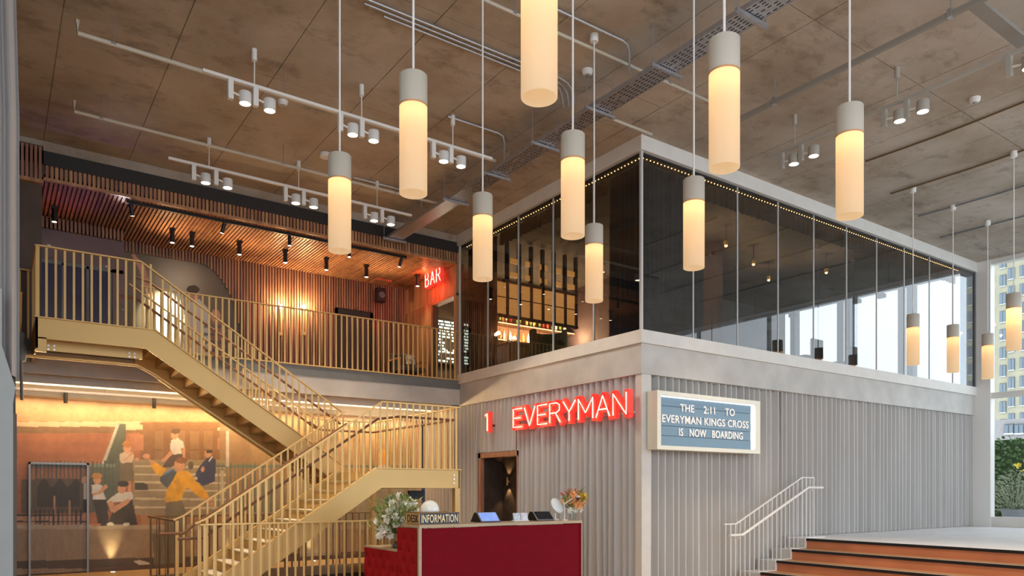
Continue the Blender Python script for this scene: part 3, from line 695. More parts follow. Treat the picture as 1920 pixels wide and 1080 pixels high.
# ================================================================ PENDANT LAMPS
PB = CAMZ + 2.47; PL = .985; PR = .116
def shade_mat():
    m = bpy.data.materials.new('opal glass shade'); m.use_nodes = True; nt = m.node_tree; nt.nodes.clear()
    out = nt.nodes.new('ShaderNodeOutputMaterial'); d = nt.nodes.new('ShaderNodeBsdfDiffuse'); t = nt.nodes.new('ShaderNodeBsdfTranslucent'); mx = nt.nodes.new('ShaderNodeMixShader')
    e = nt.nodes.new('ShaderNodeEmission'); ad = nt.nodes.new('ShaderNodeAddShader')
    d.inputs[0].default_value = (.50, .42, .33, 1); t.inputs[0].default_value = (.94, .82, .60, 1); mx.inputs[0].default_value = .5
    e.inputs[0].default_value = (1, .74, .48, 1); e.inputs[1].default_value = .24
    nt.links.new(d.outputs[0], mx.inputs[1]); nt.links.new(t.outputs[0], mx.inputs[2]); nt.links.new(mx.outputs[0], ad.inputs[0]); nt.links.new(e.outputs[0], ad.inputs[1]); nt.links.new(ad.outputs[0], out.inputs[0]); return m
M['opal'] = shade_mat(); M['cap'] = mat('warm grey lamp cap', (.50, .46, .39), .5)
def pendant():
    t = thing('pendant_lamp', 'x', 'pendant lamp', (0, 0, PB), 'cylindrical pendant lamps hanging through the lobby')
    MB().lathe([(PR-.004, .0), (PR, .003), (PR, .72), (PR-.004, .72), (PR-.004, .0)], (0, 0, PB), 32).build('glass_shade', M['opal'], t, smooth=True)
    MB().lathe([(.0, PL), (PR-.004, PL), (PR+.001, PL-.006), (PR+.001, .735), (PR-.012, .735), (PR-.012, .74), (0, .74)], (0, 0, PB), 32).build('metal_cap', M['cap'], t, smooth=True)
    MB().lathe([(PR-.003, .72), (PR+.003, .722), (PR+.003, .734), (PR-.003, .736)], (0, 0, PB), 32).build('copper_ring', mat('copper ring', (.65, .36, .20), .4, .5), t, smooth=True)
    MB().tube([(0, 0, PB+PL), (0, 0, CE-.04)], .010, 8).build('stem', M['white'], t)
    MB().lathe([(0, -.10), (.05, -.10), (.055, -.09), (.055, 0), (0, 0)], (0, 0, CE), 16).build('ceiling_rose', M['white'], t, smooth=True)
    l = bpy.data.lights.new('lamp_bulb', 'POINT'); l.energy = 11; l.color = (1, .73, .42); l.shadow_soft_size = .05
    o = bpy.data.objects.new('lamp_bulb', l); COL.objects.link(o); o.parent = t; o.location = (0, 0, .655)
    return t
plist = [(637, 471, 'pendant lamp in front of the wooden soffit, leftmost of the lobby lamps'),
 (775, 364, 'large pendant lamp, second from the left, hanging left of the cable tray'),
 (905, 524, 'pendant lamp hanging in front of the left end of the glazed bar'),
 (1011, 184, 'nearest pendant lamp, its cap cut off by the top of the picture'),
 (1074, 443, 'pendant lamp hanging before the left bar glazing, higher of the close pair'),
 (1114, 565, 'low small pendant lamp above the last letters of the red lettering'),
 (1358, 316, 'large pendant lamp right of the cable tray above the glazed corner'),
 (1301, 503, 'pendant lamp hanging above the lightbox sign in front of dark glazing'),
 (1593, 406, 'large pendant lamp at upper right in front of the concrete ceiling'),
 (1712, 684, 'small distant pendant lamp, left one before the bright lounge windows'),
 (1787, 698, 'small distant pendant lamp, right one before the bright lounge windows'),
 (1852, 710, 'smallest far pendant lamp beside the white window post'),
 (1901, 656, 'pendant lamp before the cream apartment block at the right edge')]
pd = None
for px, py, lb in plist:
    dx, dy = ray(px); t = (PB-CAMZ)*F/(920-py); loc = (dx*t, dy*t, PB)
    if pd is None: pd = pendant(); pd.location = loc; c = pd
    else: c = copy_tree(pd, loc)
    c['label'] = lb
# ================================================================ CEILING TRACK LIGHTS
def head(par, x, y, z, ax, hm=None):
    """driver box and round spot beside it; ax: track direction 'x' or 'y'"""
    c = Vector((x, y, z)); h = .035
    a = MB().box(x-h, x+h, y-h, y+h, z-.27, z-.02).build('driver_box', hm or M['white'], par, bevel=.006)
    off = Vector((.19, 0, 0)) if ax == 'x' else Vector((0, -.22, 0))
    q = c + off + Vector((0, 0, -.20))
    s = MB().lathe([(0, .075), (.078, .075), (.082, .07), (.082, -.075), (.07, -.075)], q, 18).build('spot_head', hm or M['white'], par, smooth=True)
    l_ = MB().lathe([(0, .0), (.07, .0), (.07, .01), (0, .01)], q + Vector((0, 0, -.073)), 18).build('lens', M['lens'], s)
    MB().tube([c + Vector((0, 0, -.16)), q], .015, 6).build('arm', M['white'], s)
    return q
def track(name, label, p, q, heads, rods, ax, m_=None, en=300, aimed=False):
    t = thing(name, label, 'track light', (Vector(p)+Vector(q))/2)
    m_ = m_ or M['white']
    MB().bar(p, q, .045, .04).build('track', m_, t)
    for r_ in rods:
        MB().tube([r_, (r_[0], r_[1], CE-.14)], .009, 6).build('rod', m_, t); MB().lathe([(0, -.16), (.035, -.16), (.035, 0), (0, 0)], (r_[0], r_[1], CE), 12).build('canopy', m_, t)
    for h in heads:
        q_ = head(t, *h, ax, m_); wall_ = aimed and h[0] > 3.9; light('SPOT', (q_.x, q_.y, q_.z-.09), en*.5 if wall_ else en, (1, .90, .78) if wall_ else WARM2, .06, (8.9, q_.y+.4, 2.2) if wall_ else (q_.x, q_.y, 0), 80, .8)
    return t
ZT = 7.05
def hx(px, Y, z=ZT-.15):
    dx, dy = ray(px); return dx/dy*Y
T1 = [(hx(p-12, 10.19), 10.19, ZT) for p in (444, 491, 650, 690, 824, 857)]
track('ceiling_track_light', 'white ceiling track with three pairs of spotlights, nearer of the two on the left', (2.24, 10.19, ZT), (6.73, 10.19, ZT), T1, [(hx(477, 10.19), 10.19, ZT), (hx(678, 10.19), 10.19, ZT), (hx(849, 10.19), 10.19, ZT)], 'x', aimed=True)
T2 = [(hx(p, 13.2), 13.2, ZT) for p in (363, 535, 569, 684, 716)] + [(hx(405, 13.2), 13.2, ZT)]
track('ceiling_track_light', 'white ceiling track with spotlights above the wooden gallery, farther left one', (2.37, 13.2, ZT), (6.81, 13.2, ZT), T2, [(hx(392, 13.2), 13.2, ZT), (hx(560, 13.2), 13.2, ZT), (hx(707, 13.2), 13.2, ZT)], 'x')
def yx(px, X): dx, dy = ray(px); return dy/dx*X
T3 = [(10.42, yx(p, 10.42), ZT) for p in (1658, 1700, 1892, 1466, 1502)]
track('ceiling_track_light', 'grey ceiling track with spotlights at the right, running away above the glazed box', (10.42, 1.5, ZT), (10.42, 7.6, ZT), T3, [(10.42, yx(1682, 10.42), ZT), (10.42, yx(1490, 10.42), ZT)], 'y', mat('taupe track paint', (.40, .37, .32), .5))
# ================================================================ PIPES, CABLE TRAY
def pipe(label, pts, r, m_, hang=(), name='ceiling_conduit', cat='conduit', fit=True):
    t = thing(name, label, cat, pts[0])
    MB().tube(pts, r, 8).build('pipe', m_, t, smooth=True)
    for h in hang:
        MB().tube([h, (h[0], h[1], CE)], .006, 5).build('hanger_rod', M['zinc'], t); MB().lathe([(r+.004, -.012), (r+.012, -.012), (r+.012, .012), (r+.004, .012)], h, 10).build('clamp', M['zinc'], t)
    return t
PZ = 7.2; M['pipe'] = mat('cream painted pipe', (.52, .47, .38), .5)
pipe('long cream pipe under the ceiling at upper left, the nearer one', [(.86, 10.5, PZ+.16), (.86, 10.5, PZ), (7.0, 10.5, PZ)], .028, M['pipe'], [(1.25, 10.5, PZ), (3.4, 10.5, PZ), (5.6, 10.5, PZ)])
pipe('long cream pipe under the ceiling nearer the wooden gallery', [(1.0, 12.7, PZ+.16), (1.0, 12.7, PZ), (7.3, 12.7, PZ)], .025, M['pipe'], [(1.35, 12.7, PZ), (4.1, 12.7, PZ), (6.2, 12.7, PZ)])
Z9 = CE-.04
for k, (lb) in enumerate(('lowest of three parallel conduits running to the cable tray', 'middle one of three parallel conduits running to the cable tray', 'farthest right of three parallel conduits running to the cable tray')):
    y = 8.50 - .09*k
    pts = [(4.0-.3*k, y, Z9), (6.65, y, Z9), (6.8, y, Z9-.03), (6.85+.03*k, y, Z9-.12), (6.88+.03*k, y, Z9-.30)]
    pipe(lb, pts, .014, M['zinc'])
def drop(lb, y, x0, x1, r=.016):
    pipe(lb, [(x0, y, Z9), (x1, y, Z9), (x1+.10, y, Z9-.03), (x1+.13, y, Z9-.12), (x1+.13, y, Z9-.42)], r, M['zinc'])
drop('conduit from the first track light canopy bending down to the cable tray', 10.19, 5.9, 6.85)
drop('conduit from the second track light canopy bending down to the cable tray', 13.2, 5.6, 6.9)
drop('conduit from a pendant rose bending down beside the cable tray', 7.16, 4.6, 6.78)
pipe('sprinkler pipe crossing above the cable tray towards the glazed box', [(3.6, 7.38, 7.40), (8.75, 7.38, 7.40)], .022, M['pipe'], [(5.2, 7.38, 7.40), (7.9, 7.38, 7.40)])
pipe('sprinkler pipe running above the far end of the cable tray', [(7.4, 8.6, 7.40), (8.8, 8.6, 7.40)], .024, M['pipe'], [(7.6, 8.6, 7.4)])
for i, (X, y0, y1) in enumerate(((12.9, 2.2, 7.3), (14.7, 2.2, 7.8), (16.4, 2.2, 8.1), (18.2, 2.2, 8.5))):
    pipe('dark conduit along the right ceiling, %s in order from the camera' % ('first', 'second', 'third', 'fourth')[i], [(X, y0, Z9+.01)] + [(X + .03*math.sin(k*1.3), y0+(y1-y0)*k/8, Z9+.01) for k in range(1, 9)], .016, M['brassd'] if i < 2 else M['steel'])
tg = thing('trunking', 'square grey trunking bar crossing the right ceiling', 'trunking', (9.24, 5, PZ))
MB().box(9.21, 9.27, 1.2, 7.2, PZ-.03, PZ+.03).build('bar', mat('taupe painted trunking', (.26, .24, .21), .6), tg)
for y in (4.2, 6.6): MB().tube([(9.24, y, PZ+.03), (9.24, y, CE)], .008, 6).build('rod', M['zinc'], tg); MB().box(9.20, 9.28, y-.025, y+.025, PZ-.04, PZ+.06).build('clamp', M['zinc'], tg)
tg = thing('trunking', 'wide flat trunking at the top right corner of the ceiling', 'trunking', (11, 3.96, PZ))
MB().box(9.3, 14.5, 3.88, 4.04, PZ, PZ+.05).build('bar', mat('taupe trunking', (.26, .24, .21), .6), tg)
tr = thing('cable_tray', 'galvanised perforated cable tray running diagonally under the ceiling', 'cable tray', (7.15, 10, 7.05))
TX0, TX1 = 6.99, 7.31; TZ = 7.05
# perforated bed: rungs and strips leave slots
bed = MB(); y = 2.6; 
bed.box(TX0, TX1, 2.6, 14.86, TZ+.004, TZ+.006)
bed.build('bed', M['zinc'], tr)
sl = MB()
y = 2.7
while y < 11.5:
    for k in range(6):
        if random.random() < .85: sl.box(TX0+.03+k*.05, TX0+.042+k*.05, y, y+.05, TZ+.001, TZ+.0045)
    y += .085
sl.build('slots', M['black'], tr, kind='stuff')
for x in (TX0, TX1): MB().box(x-.004, x+.004, 2.6, 14.86, TZ, TZ+.06).build('side_rail', M['zinc'], tr)
for py_, pxx in ((15, 1410), (118, 1250), (205, 1125), (275, 1022), (335, 932), (380, 855), (455, 740)):
    y = yx(pxx, 7.15); b = MB().box(TX0-.12, TX1+.12, y-.02, y+.02, TZ-.045, TZ-.004).build('support_bracket', M['zinc'], tr)
    for x in (TX0-.09, TX1+.09): MB().tube([(x, y, TZ-.07), (x, y, CE)], .007, 6).build('threaded_rod', M['zinc'], b)
for i, (x, y, lb) in enumerate(((hx(530, 11.3), 11.3, 'small round detector on the ceiling between the left pipes'), (6.9, 8.0, 'round glass detector next to the cable tray'), (12.2, 5.2, 'small white detector on the right ceiling'))):
    t = thing('ceiling_detector', lb, 'detector', (x, y, CE-.08)); MB().lathe([(0, -.07), (.05, -.07), (.075, -.045), (.08, 0), (0, 0)], (x, y, CE), 16).build('body', M['white'], t, smooth=True); MB().lathe([(0, -.09), (.03, -.085), (.03, -.07)], (x, y, CE), 10).build('sensor', M['zinc'], t)
for (px, py, lb) in ((610, 288, 'round white ceiling rose beside the top of the leftmost pendant'),):
    p = at(px, py, Z=CE); t = thing('ceiling_box', lb, 'junction box', p); MB().lathe([(0, -.07), (.09, -.07), (.10, -.06), (.10, 0), (0, 0)], p, 18).build('body', M['white'], t, smooth=True); MB().tube([p+Vector((.1, 0, -.02)), p+Vector((.5, .1, -.01))], .012, 6).build('conduit', M['zinc'], t)
# ================================================================ GALLERY LIGHTS
bt = thing('gallery_track', 'black lighting track along the front of the wooden soffit', 'track light', (5, 15.05, 6.85))
q0, q1 = at(237, 375, Y=15.08), at(762, 482, Y=15.08)
MB().box(q0.x, q1.x, 15.06, 15.10, 6.83, 6.88).build('track', M['black'], bt)
def can(par, p, tilt=(0, 0), L=.2, r=.035, name='spot_head', emis_=True):
    p = Vector(p); d = Vector((tilt[0], tilt[1], -1)).normalized()
    s = MB().tube([p, p+d*L], r, 12).build(name, M['black'], par, smooth=True)
    MB().tube([p+d*(L-.004), p+d*(L+.003)], r*.85, 12).build('lens', M['lens'], s)
    return p + d*(L+.02), d
for i, (px, tl) in enumerate(((245, (.2, .3)), (421, (-.2, .3)), (543, (0, 0)), (655, (0, 0)), (753, (-.2, .2)))):
    p = Vector((hx(px, 15.08), 15.08, 6.82)); e, d = can(bt, p, tl); light('SPOT', e, 75, WARM, .03, e + d, 80, .8)
names = [(102, 380, 'leftmost black spotlight hanging under the soffit near the pier'), (323, 450, 'black spotlight before the printed panel, second from the left'), (360, 453, 'black spotlight before the printed panel, third from the left'), (449, 468, 'black spotlight at the start of the slatted wall'),
         (535, 483, 'black spotlight above the pair of bright wall lamps'), (612, 497, 'black spotlight above the dark gallery door'), (687, 511, 'black spotlight right of the gallery door top'), (783, 504, 'rightmost black spotlight beside the red bar lettering')]
for px, py, lb in names:
    Y = 16.2; x = hx(px, Y)
    t = thing('cylinder_spotlight', lb, 'spotlight', (x, Y, 6.6), 'black cylinder spotlights under the wooden soffit')
    e, d = can(t, (x, Y, 6.84), (0, 0), .24, .045, 'body'); MB().box(x-.05, x+.05, Y-.05, Y+.05, 6.84, 6.885).build('ceiling_plate', M['black'], t)
    light('SPOT', e, 75, WARM, .04, e + d, 75, .8)
light('SPOT', (3.3, 16.3, 6.6), 600, (1, .88, .62), .03, (3.05, 17.6, 5.45), 34, .7)
light('SPOT', (1.3, 16.2, 5.0), 26, (.25, .15, 1), .05, (1.35, 15.3, 6.9), 60, .9); light('SPOT', (1.0, 16.5, 5.0), 22, (1, .12, .1), .05, (.95, 16.0, 6.9), 50, .9)
light('SPOT', (2.0, 15.5, 6.5), 14, (.9, .9, 1), .05, (2.0, 14.95, 6.9), 60, .9)
light('SPOT', (8.0, 16.9, 5.2), 18, (1, .05, .03), .05, (7.98, 17.6, 6.3), 55, .8)
for i, (px, lb) in enumerate(((527, 'left of the pair of bright wall lamps on the slatted gallery wall'), (570, 'right of the pair of bright wall lamps on the slatted gallery wall'))):
    p = at(px, 575, Y=17.5)
    t = thing('gallery_wall_lamp', lb, 'wall lamp', p, 'wall lamps on the slatted wall')
    MB().ball(p, .05, 14, 8).build('globe', M['lens'], t, smooth=True); MB().tube([p+Vector((0, .02, -.05)), p+Vector((0, .02, -.62))], .012, 6).build('stem', M['brass'], t); MB().box(p.x-.04, p.x+.04, 17.5, 17.58, p.z-.68, p.z-.60).build('wall_plate', M['brass'], t)
    light('POINT', p + Vector((0, -.12, .02)), 45, WARM, .05)
for x in (2.9, 4.3, 5.9, 7.4): light('SPOT', (x, 16.3, 6.0), 70, WARM, .03, (x+.2, 16.0, 6.9), 110, 1)
# speaker and boxed sign on gallery
p = at(713, 553, Y=17.3)
t = thing('wall_speaker', 'small black wall speaker beside the gallery door', 'speaker', p); MB().box(p.x-.12, p.x+.12, 17.2, 17.4, p.z-.19, p.z+.17).build('cabinet', M['black'], t, bevel=.02); MB().lathe([(0, 0), (.08, 0), (.085, .01)], (0, 0, 0), 14).build('cone', M['steel'], t).rotation_euler = (R(90), 0, 0)
t.children[-1].location = (0, -.105, -.02); MB().tube([(p.x, 17.4, p.z+.05), (p.x, 17.58, p.z+.1)], .02, 6).build('bracket', M['black'], t)
p = at(714, 525, Y=17.3)
t = thing('soffit_box', 'small slatted box with red glow above the wall speaker', 'sign box', p); MB().box(p.x-.22, p.x+.22, 17.1, 17.5, p.z-.06, p.z+.12).build('box', M['walnut'], t)
m = MB()
for k in range(7): m.box(p.x-.2+k*.06, p.x-.17+k*.06, 17.07, 17.1, p.z-.05, p.z+.11)
m.build('slats', M['sred'], t)
# armchair on the gallery
p = at(768, 690, Y=16.0); ax, ay = p.x, 16.1
t = thing('armchair', 'dark armchair with patterned cushion behind the gallery railing', 'armchair', (ax, ay, 4.15))
gm = mat('dark leather', (.05, .045, .04), .5)
MB().box(ax-.32, ax+.32, ay-.3, ay+.3, 4.43, 4.55).build('seat', gm, t, bevel=.03); MB().box(ax-.32, ax+.32, ay+.24, ay+.36, 4.5, 4.92).build('backrest', gm, t, bevel=.03)
for s in (-1, 1):
    MB().box(ax+s*.36-.03, ax+s*.36+.03, ay-.32, ay+.34, 4.70, 4.74).build('arm', M['walnut'], t)
    for u in (-.29, .31): MB().box(ax+s*.36-.02, ax+s*.36+.02, ay+u-.02, ay+u+.02, 4.15, 4.70).build('leg', M['walnut'], t)
c_ = thing('cushion', 'black and white patterned cushion on the gallery armchair', 'cushion', (ax+.1, ay+.12, 4.56)); MB().lathe([(0, -.05), (.16, -.04), (.19, 0), (.16, .04), (0, .05)], (0, 0, 0), 4).build('pillow', mat('black and white print', (.75, .73, .68), .8, c2=(.03, .03, .03), nscale=14), c_, smooth=True).rotation_euler = (R(75), R(45), 0)
c_.children[0].location = (0, 0, .2)
# under-gallery fittings: small black cylinder lights and track
ut = thing('mural_track', 'thin lighting track with two black cylinders above the street mural', 'track light', (3, 16.3, 3.4))
MB().box(.25, 6.5, 16.2, 16.24, 3.44, 3.48).build('track', M['zinc'], ut)
for px in (123, 289): 
    p = (hx(px, 16.22), 16.22, 3.44); MB().tube([p, (p[0], p[1], 3.24)], .035, 12).build('spot_head', M['black'], ut, smooth=True)
for x in (1.8, 3.4, 5.0): MB().tube([(x, 16.22, 3.48), (x, 16.22, 3.62)], .008, 5).build('rod', M['zinc'], ut)
for (y_, z_, e_, aim_) in ((16.42, 3.33, 95, (4.5, 16.72, 1.3)), (15.9, 3.36, 300, (4.5, 15.6, 3.9))):
    o = light('AREA', (4.5, y_, z_), e_, (1, .68, .36), .1, aim_); o.data.shape = 'RECTANGLE'; o.data.size = 8.4; o.data.size_y = .08
for x in (hx(212, 16.4), 4.15, 6.0):
    t = thing('floor_uplight', 'small round recessed uplight in the floor at the foot of the mural, ' + ('left' if x < 3 else 'middle' if x < 5 else 'right') + ' one', 'uplight', (x, 16.42, 0)); MB().lathe([(0, .004), (.05, .004), (.06, .012), (.07, .0)], (x, 16.42, 0), 16).build('ring', M['zinc'], t); MB().lathe([(0, .006), (.045, .007)], (x, 16.42, 0), 12).build('lens', M['lens'], t)
    light('SPOT', (x, 16.58, .04), 75 if x < 3 else 30, (1, .78, .42), .03, (x, 16.70, .95), 42, 1)
# sprinkler pipe and valve at left
pipe('gold sprinkler pipe with valve running under the upper landing and stairs', [(.36, 13.9, 4.7), (.36, 13.9, 3.72), (2.0, 13.9, 3.72), (2.25, 13.9, 3.6), (5.3, 13.9, 1.62)], .03, BR, name='sprinkler_pipe', cat='pipe')
t = thing('pipe_valve', 'grey pipe valve with a drop pipe at the left end of the landing', 'valve', (.36, 13.7, 3.4)); MB().lathe([(0, 0), (.06, 0), (.07, .05), (.07, .22), (.045, .27), (.045, .34), (.06, .36), (.06, .44), (0, .44)], (.37, 13.75, 3.6), 12).build('valve_body', M['steel'], t, smooth=True); MB().tube([(.37, 13.75, 3.6), (.38, 13.75, 3.0)], .022, 8).build('drop_pipe', M['steel'], t)
# ================================================================ SIGNS
GL = {'E': (.72, [[(.72, 1), (0, 1), (0, 0), (.72, 0)], [(0, .5), (.6, .5)]]), 'V': (.85, [[(0, 1), (.42, 0), (.85, 1)]]),
 'R': (.78, [[(0, 0), (0, 1), (.5, 1), (.72, .88), (.72, .62), (.5, .5), (0, .5)], [(.42, .5), (.78, 0)]]), 'Y': (.85, [[(0, 1), (.42, .45), (.85, 1)], [(.42, .45), (.42, 0)]]),
 'M': (.95, [[(0, 0), (0, 1), (.475, .3), (.95, 1), (.95, 0)]]), 'A': (.85, [[(0, 0), (.42, 1), (.85, 0)], [(.16, .36), (.69, .36)]]), 'N': (.78, [[(0, 0), (0, 1), (.78, 0), (.78, 1)]]),
 'B': (.7, [[(0, 0), (0, 1), (.45, 1), (.62, .88), (.62, .66), (.45, .54), (0, .54)], [(.45, .54), (.7, .4), (.7, .14), (.5, 0), (0, 0)]]), '1': (.2, [[(-.22, .90), (0, 1), (0, 0)]])}
def letter(par, ch, y, z, H, X, wdt, dep, wk=1.0):
    w_, st_ = GL[ch]; mb = MB(); tb = MB()
    for pl in st_:
        P = [Vector((X, y - a*H*wk, z + b*H)) for a, b in pl]
        for a, b in zip(P[:-1], P[1:]):
            d = (b-a).normalized()*wdt*.5; mb.bar(a-d, b+d, dep, wdt, up=(0, 0, 1)) if abs(d.z) < 1e-3 else mb.bar(a-d, b+d, wdt, dep, up=(1, 0, 0))
        tb.tube([p + Vector((-dep/2-.012, 0, 0)) for p in P], .011 if H > .34 else .009, 6)
    l_ = mb.build('letter', M['sred'], par); tb.build('neon_tube', M['neon'], l_, smooth=True)
    return w_*H*wk
es = thing('neon_lettering', 'large red neon channel letters on the grey curtain left of the corner', 'neon sign', (8.85, 10.8, 2.9))
H = .37; X = 8.80
yA = at(967, 800, X=X).y; yB = at(1179, 760, X=X).y
word = 'EVERYMAN'; tot = sum(GL[c][0] for c in word)*H; gap = (yA - yB - tot)/7 if True else 0
wk = 1.0 if gap < .12 else 1.12; gap = (yA - yB - tot*wk)/7; y = yA
zl = 2.89
for c in word: letter(es, c, y, zl, H, X, .10, .10, wk); y -= GL[c][0]*H*wk + gap
for z in (zl+.04, zl+H-.04): MB().box(8.87, 8.90, yB-.05, yA+.05, z-.012, z+.012).build('mounting_rail', M['curt'], es)
t = thing('neon_numeral', 'small red neon numeral one above the doorway valance', 'neon sign', (8.85, 13.7, 2.9)); letter(t, '1', at(918, 790, X=X).y, zl, H, X, .07, .10); MB().box(8.85, 8.93, at(918, 790, X=X).y-.02, at(918, 790, X=X).y+.02, zl+.1, zl+.14).build('standoff', M['dark'], t)
t = thing('bar_lettering', 'red neon word BAR on the wooden wall above the bar opening', 'neon sign', (8.8, 16, 6.3))
yb = at(801, 520, X=8.76).y; y = yb; H = at(801, 515, X=8.76).z - at(801, 539, X=8.76).z
for c in 'BAR': letter(t, c, y, at(801, 539, X=8.76).z, H, 8.76, .06, .08, .72); y -= GL[c][0]*H*.72 + .10
light('AREA', (8.45, 15.8, 6.5), 7, (1, .07, .03), .4, (8.8, 15.9, 6.6)); light('POINT', (8.55, 15.9, 6.8), 5, (1, .12, .04), .05)
def text(par, s, size, loc, rot, m_, name='lettering', ext=.004, sx=1, align='LEFT'):
    cu = bpy.data.curves.new(name, 'FONT'); cu.body = s; cu.size = size; cu.extrude = ext; cu.align_x = align; cu.resolution_u = 3; cu.offset = size*.012; cu.space_character = 1.06
    o = bpy.data.objects.new(name, cu); COL.objects.link(o); dg = bpy.context.evaluated_depsgraph_get(); me = bpy.data.meshes.new_from_object(o.evaluated_get(dg)); bpy.data.objects.remove(o)
    o = bpy.data.objects.new(name, me); me.materials.clear(); me.materials.append(m_); COL.objects.link(o); o.parent = par; POS[o] = Vector(loc); o.location = POS[o]-POS[par]; o.rotation_euler = rot; o.scale = (sx, 1, 1); return o
# lightbox sign
lb = thing('lightbox_sign', 'white framed cinema lightbox sign with three lines of letters on the right facade', 'sign', (10.43, 8.8, 2.3))
SX0, SX1, SZ0, SZ1 = 9.07, 11.80, 2.29, 3.275; SY = 8.80
M['frame'] = mat('champagne aluminium frame', (.74, .70, .58), .4, .15)
for b in ((SX0, SX1, SZ1-.07, SZ1), (SX0, SX1, SZ0, SZ0+.07), (SX0, SX0+.09, SZ0+.07, SZ1-.07), (SX1-.09, SX1, SZ0+.07, SZ1-.07)): MB().box(b[0], b[1], SY-.06, 8.98, b[2], b[3]).build('frame', M['frame'], lb)
M['panelb'] = mat('slate blue backlit panel', (.115, .19, .25), .35, emit=(.12, .20, .27), es=.35)
for k in range(5):
    za, zb = SZ0+.08+k*.168, SZ0+.07+(k+1)*.168
    MB().box(SX0+.09, SX1-.17, SY+.02+.004*(k % 2), SY+.05, za, min(zb, SZ1-.09)).build('letter_rail', M['panelb'], lb)
MB().box(SX0+.09, SX1-.09, SY+.05, SY+.06, SZ0+.07, SZ1-.07).build('back', M['steel'], lb)
M['tube'] = emis('lit white tube', (.95, .97, 1), 2.2)
MB().box(SX1-.165, SX1-.095, SY+.0, SY+.03, SZ0+.08, SZ1-.08).build('side_lamp', M['tube'], lb); MB().box(SX0+.09, SX1-.10, SY+.0, SY+.03, SZ1-.09, SZ1-.075).build('top_lamp', M['tube'], lb)
M['letw'] = mat('cream sign letters', (.86, .80, .74), .5, emit=(.9, .8, .74), es=.25)
for s, z, x0, x1 in (('THE    2:11    TO', 2.965, 9.70, 11.15), ('EVERYMAN KINGS CROSS', 2.76, 9.25, 11.55), ('IS   NOW   BOARDING', 2.545, 9.66, 11.38)):
    o = text(lb, s, .185, (x0, SY+.012, z), (R(90), 0, 0), M['letw'], sx=1)
    wd = max(v.co.x for v in o.data.vertices); o.scale[0] = (x1-x0)/wd
# ================================================================ RECEPTION DESK
dk = thing('reception_desk', 'crimson velvet reception desk with buttoned side and lower wing', 'reception desk', (5.9, 9, 0))
DX0, DX1, DY0 = 4.57, 7.33, 8.64; M['red_lit'] = mat('lit crimson buttoned velvet', (.34, .002, .010), .8, spec=.25, noise=.08, nscale=9)  # side velvet lighter than the front: the brighter light is put into its colour
MB().box(DX0+.03, DX1-.03, DY0, DY0+.04, 0, 1.10).build('front_panel', M['red'], dk)
MB().box(DX0-.01, DX1+.01, DY0-.02, DY0+.42, 1.11, 1.15).build('counter_top', M['trimw'], dk)
MB().box(DX0-.012, DX0+.03, DY0-.014, DY0+.03, 0, 1.11).build('corner_trim', M['trimw'], dk); MB().box(DX1-.03, DX1+.0, DY0-.01, DY0+.40, 0, 1.11).build('end_panel', M['red'], dk); MB().box(DX1-.004, DX1+.012, DY0-.014, DY0+.01, 0, 1.11).build('corner_trim', M['trimw'], dk)
def tufted(y0, y1, z0, z1, x, name):
    bt_ = []; rows = []; ny = int((y1-y0)/.02); nz_ = int((z1-z0)/.02)
    for j in range(40):
        for i in range(40):
            yy = 8.55 + i*.25 + (j % 2)*.125; zz_ = .02 + j*.155
            if y0+.05 < yy < y1-.03 and z0+.05 < zz_ < z1-.03: bt_.append((yy, zz_))
    for a in range(nz_+1):
        row = []
        for b in range(ny+1):
            yy = y0+(y1-y0)*b/ny; zz_ = z0+(z1-z0)*a/nz_; d = min([math.hypot(yy-p, zz_-q) for p, q in bt_] + [9])
            row.append(Vector((x - .03*(1-math.exp(-(d/.05)**1.2)) + .0, yy, zz_)))
        rows.append(row)
    o = MB().grid(rows).build(name, M['red_lit'], dk, smooth=True)
    b0_ = None
    for p, q in bt_:
        if q < .45: continue
        if b0_ is None: b0_ = MB().ball((0, 0, 0), .012, 8, 4).build('button', M['red'], o, smooth=True, origin=(0, 0, 0)); c = b0_
        else: c = b0_.copy(); COL.objects.link(c)
        c.location = Vector((x-.006, p, q)) - POS[o]
tufted(DY0+.03, 9.25, 0, 1.10, DX0+.01, 'tufted_side')
tufted(9.25, 10.35, 0, .76, DX0+.01, 'tufted_wing')
MB().box(DX0+.02, 5.3, 9.25, 10.35, .74, .78).build('wing_top', M['trimw'], dk); MB().box(DX0-.012, DX0+.03, 9.25, 10.36, .755, .785).build('wing_edge', M['trimw'], dk)
MB().box(DX0+.03, DX0+.08, DY0+.03, 9.25, 0, 1.10).build('side_carcass', M['walnut'], dk); MB().box(DX0+.03, DX0+.08, 9.25, 10.3, 0, .74).build('side_carcass', M['walnut'], dk)
MB().box(DX0+.05, DX0+.30, DY0+.4, 9.25, 1.11, 1.15).build('side_top', M['trimw'], dk)
MB().box(5.0, DX1-.03, DY0+.42, 9.45, .72, .76).build('work_surface', M['trimw'], dk)
MB().box(DX1-.06, DX1-.03, DY0+.4, 9.45, 0, .72).build('support_panel', M['walnut'], dk)
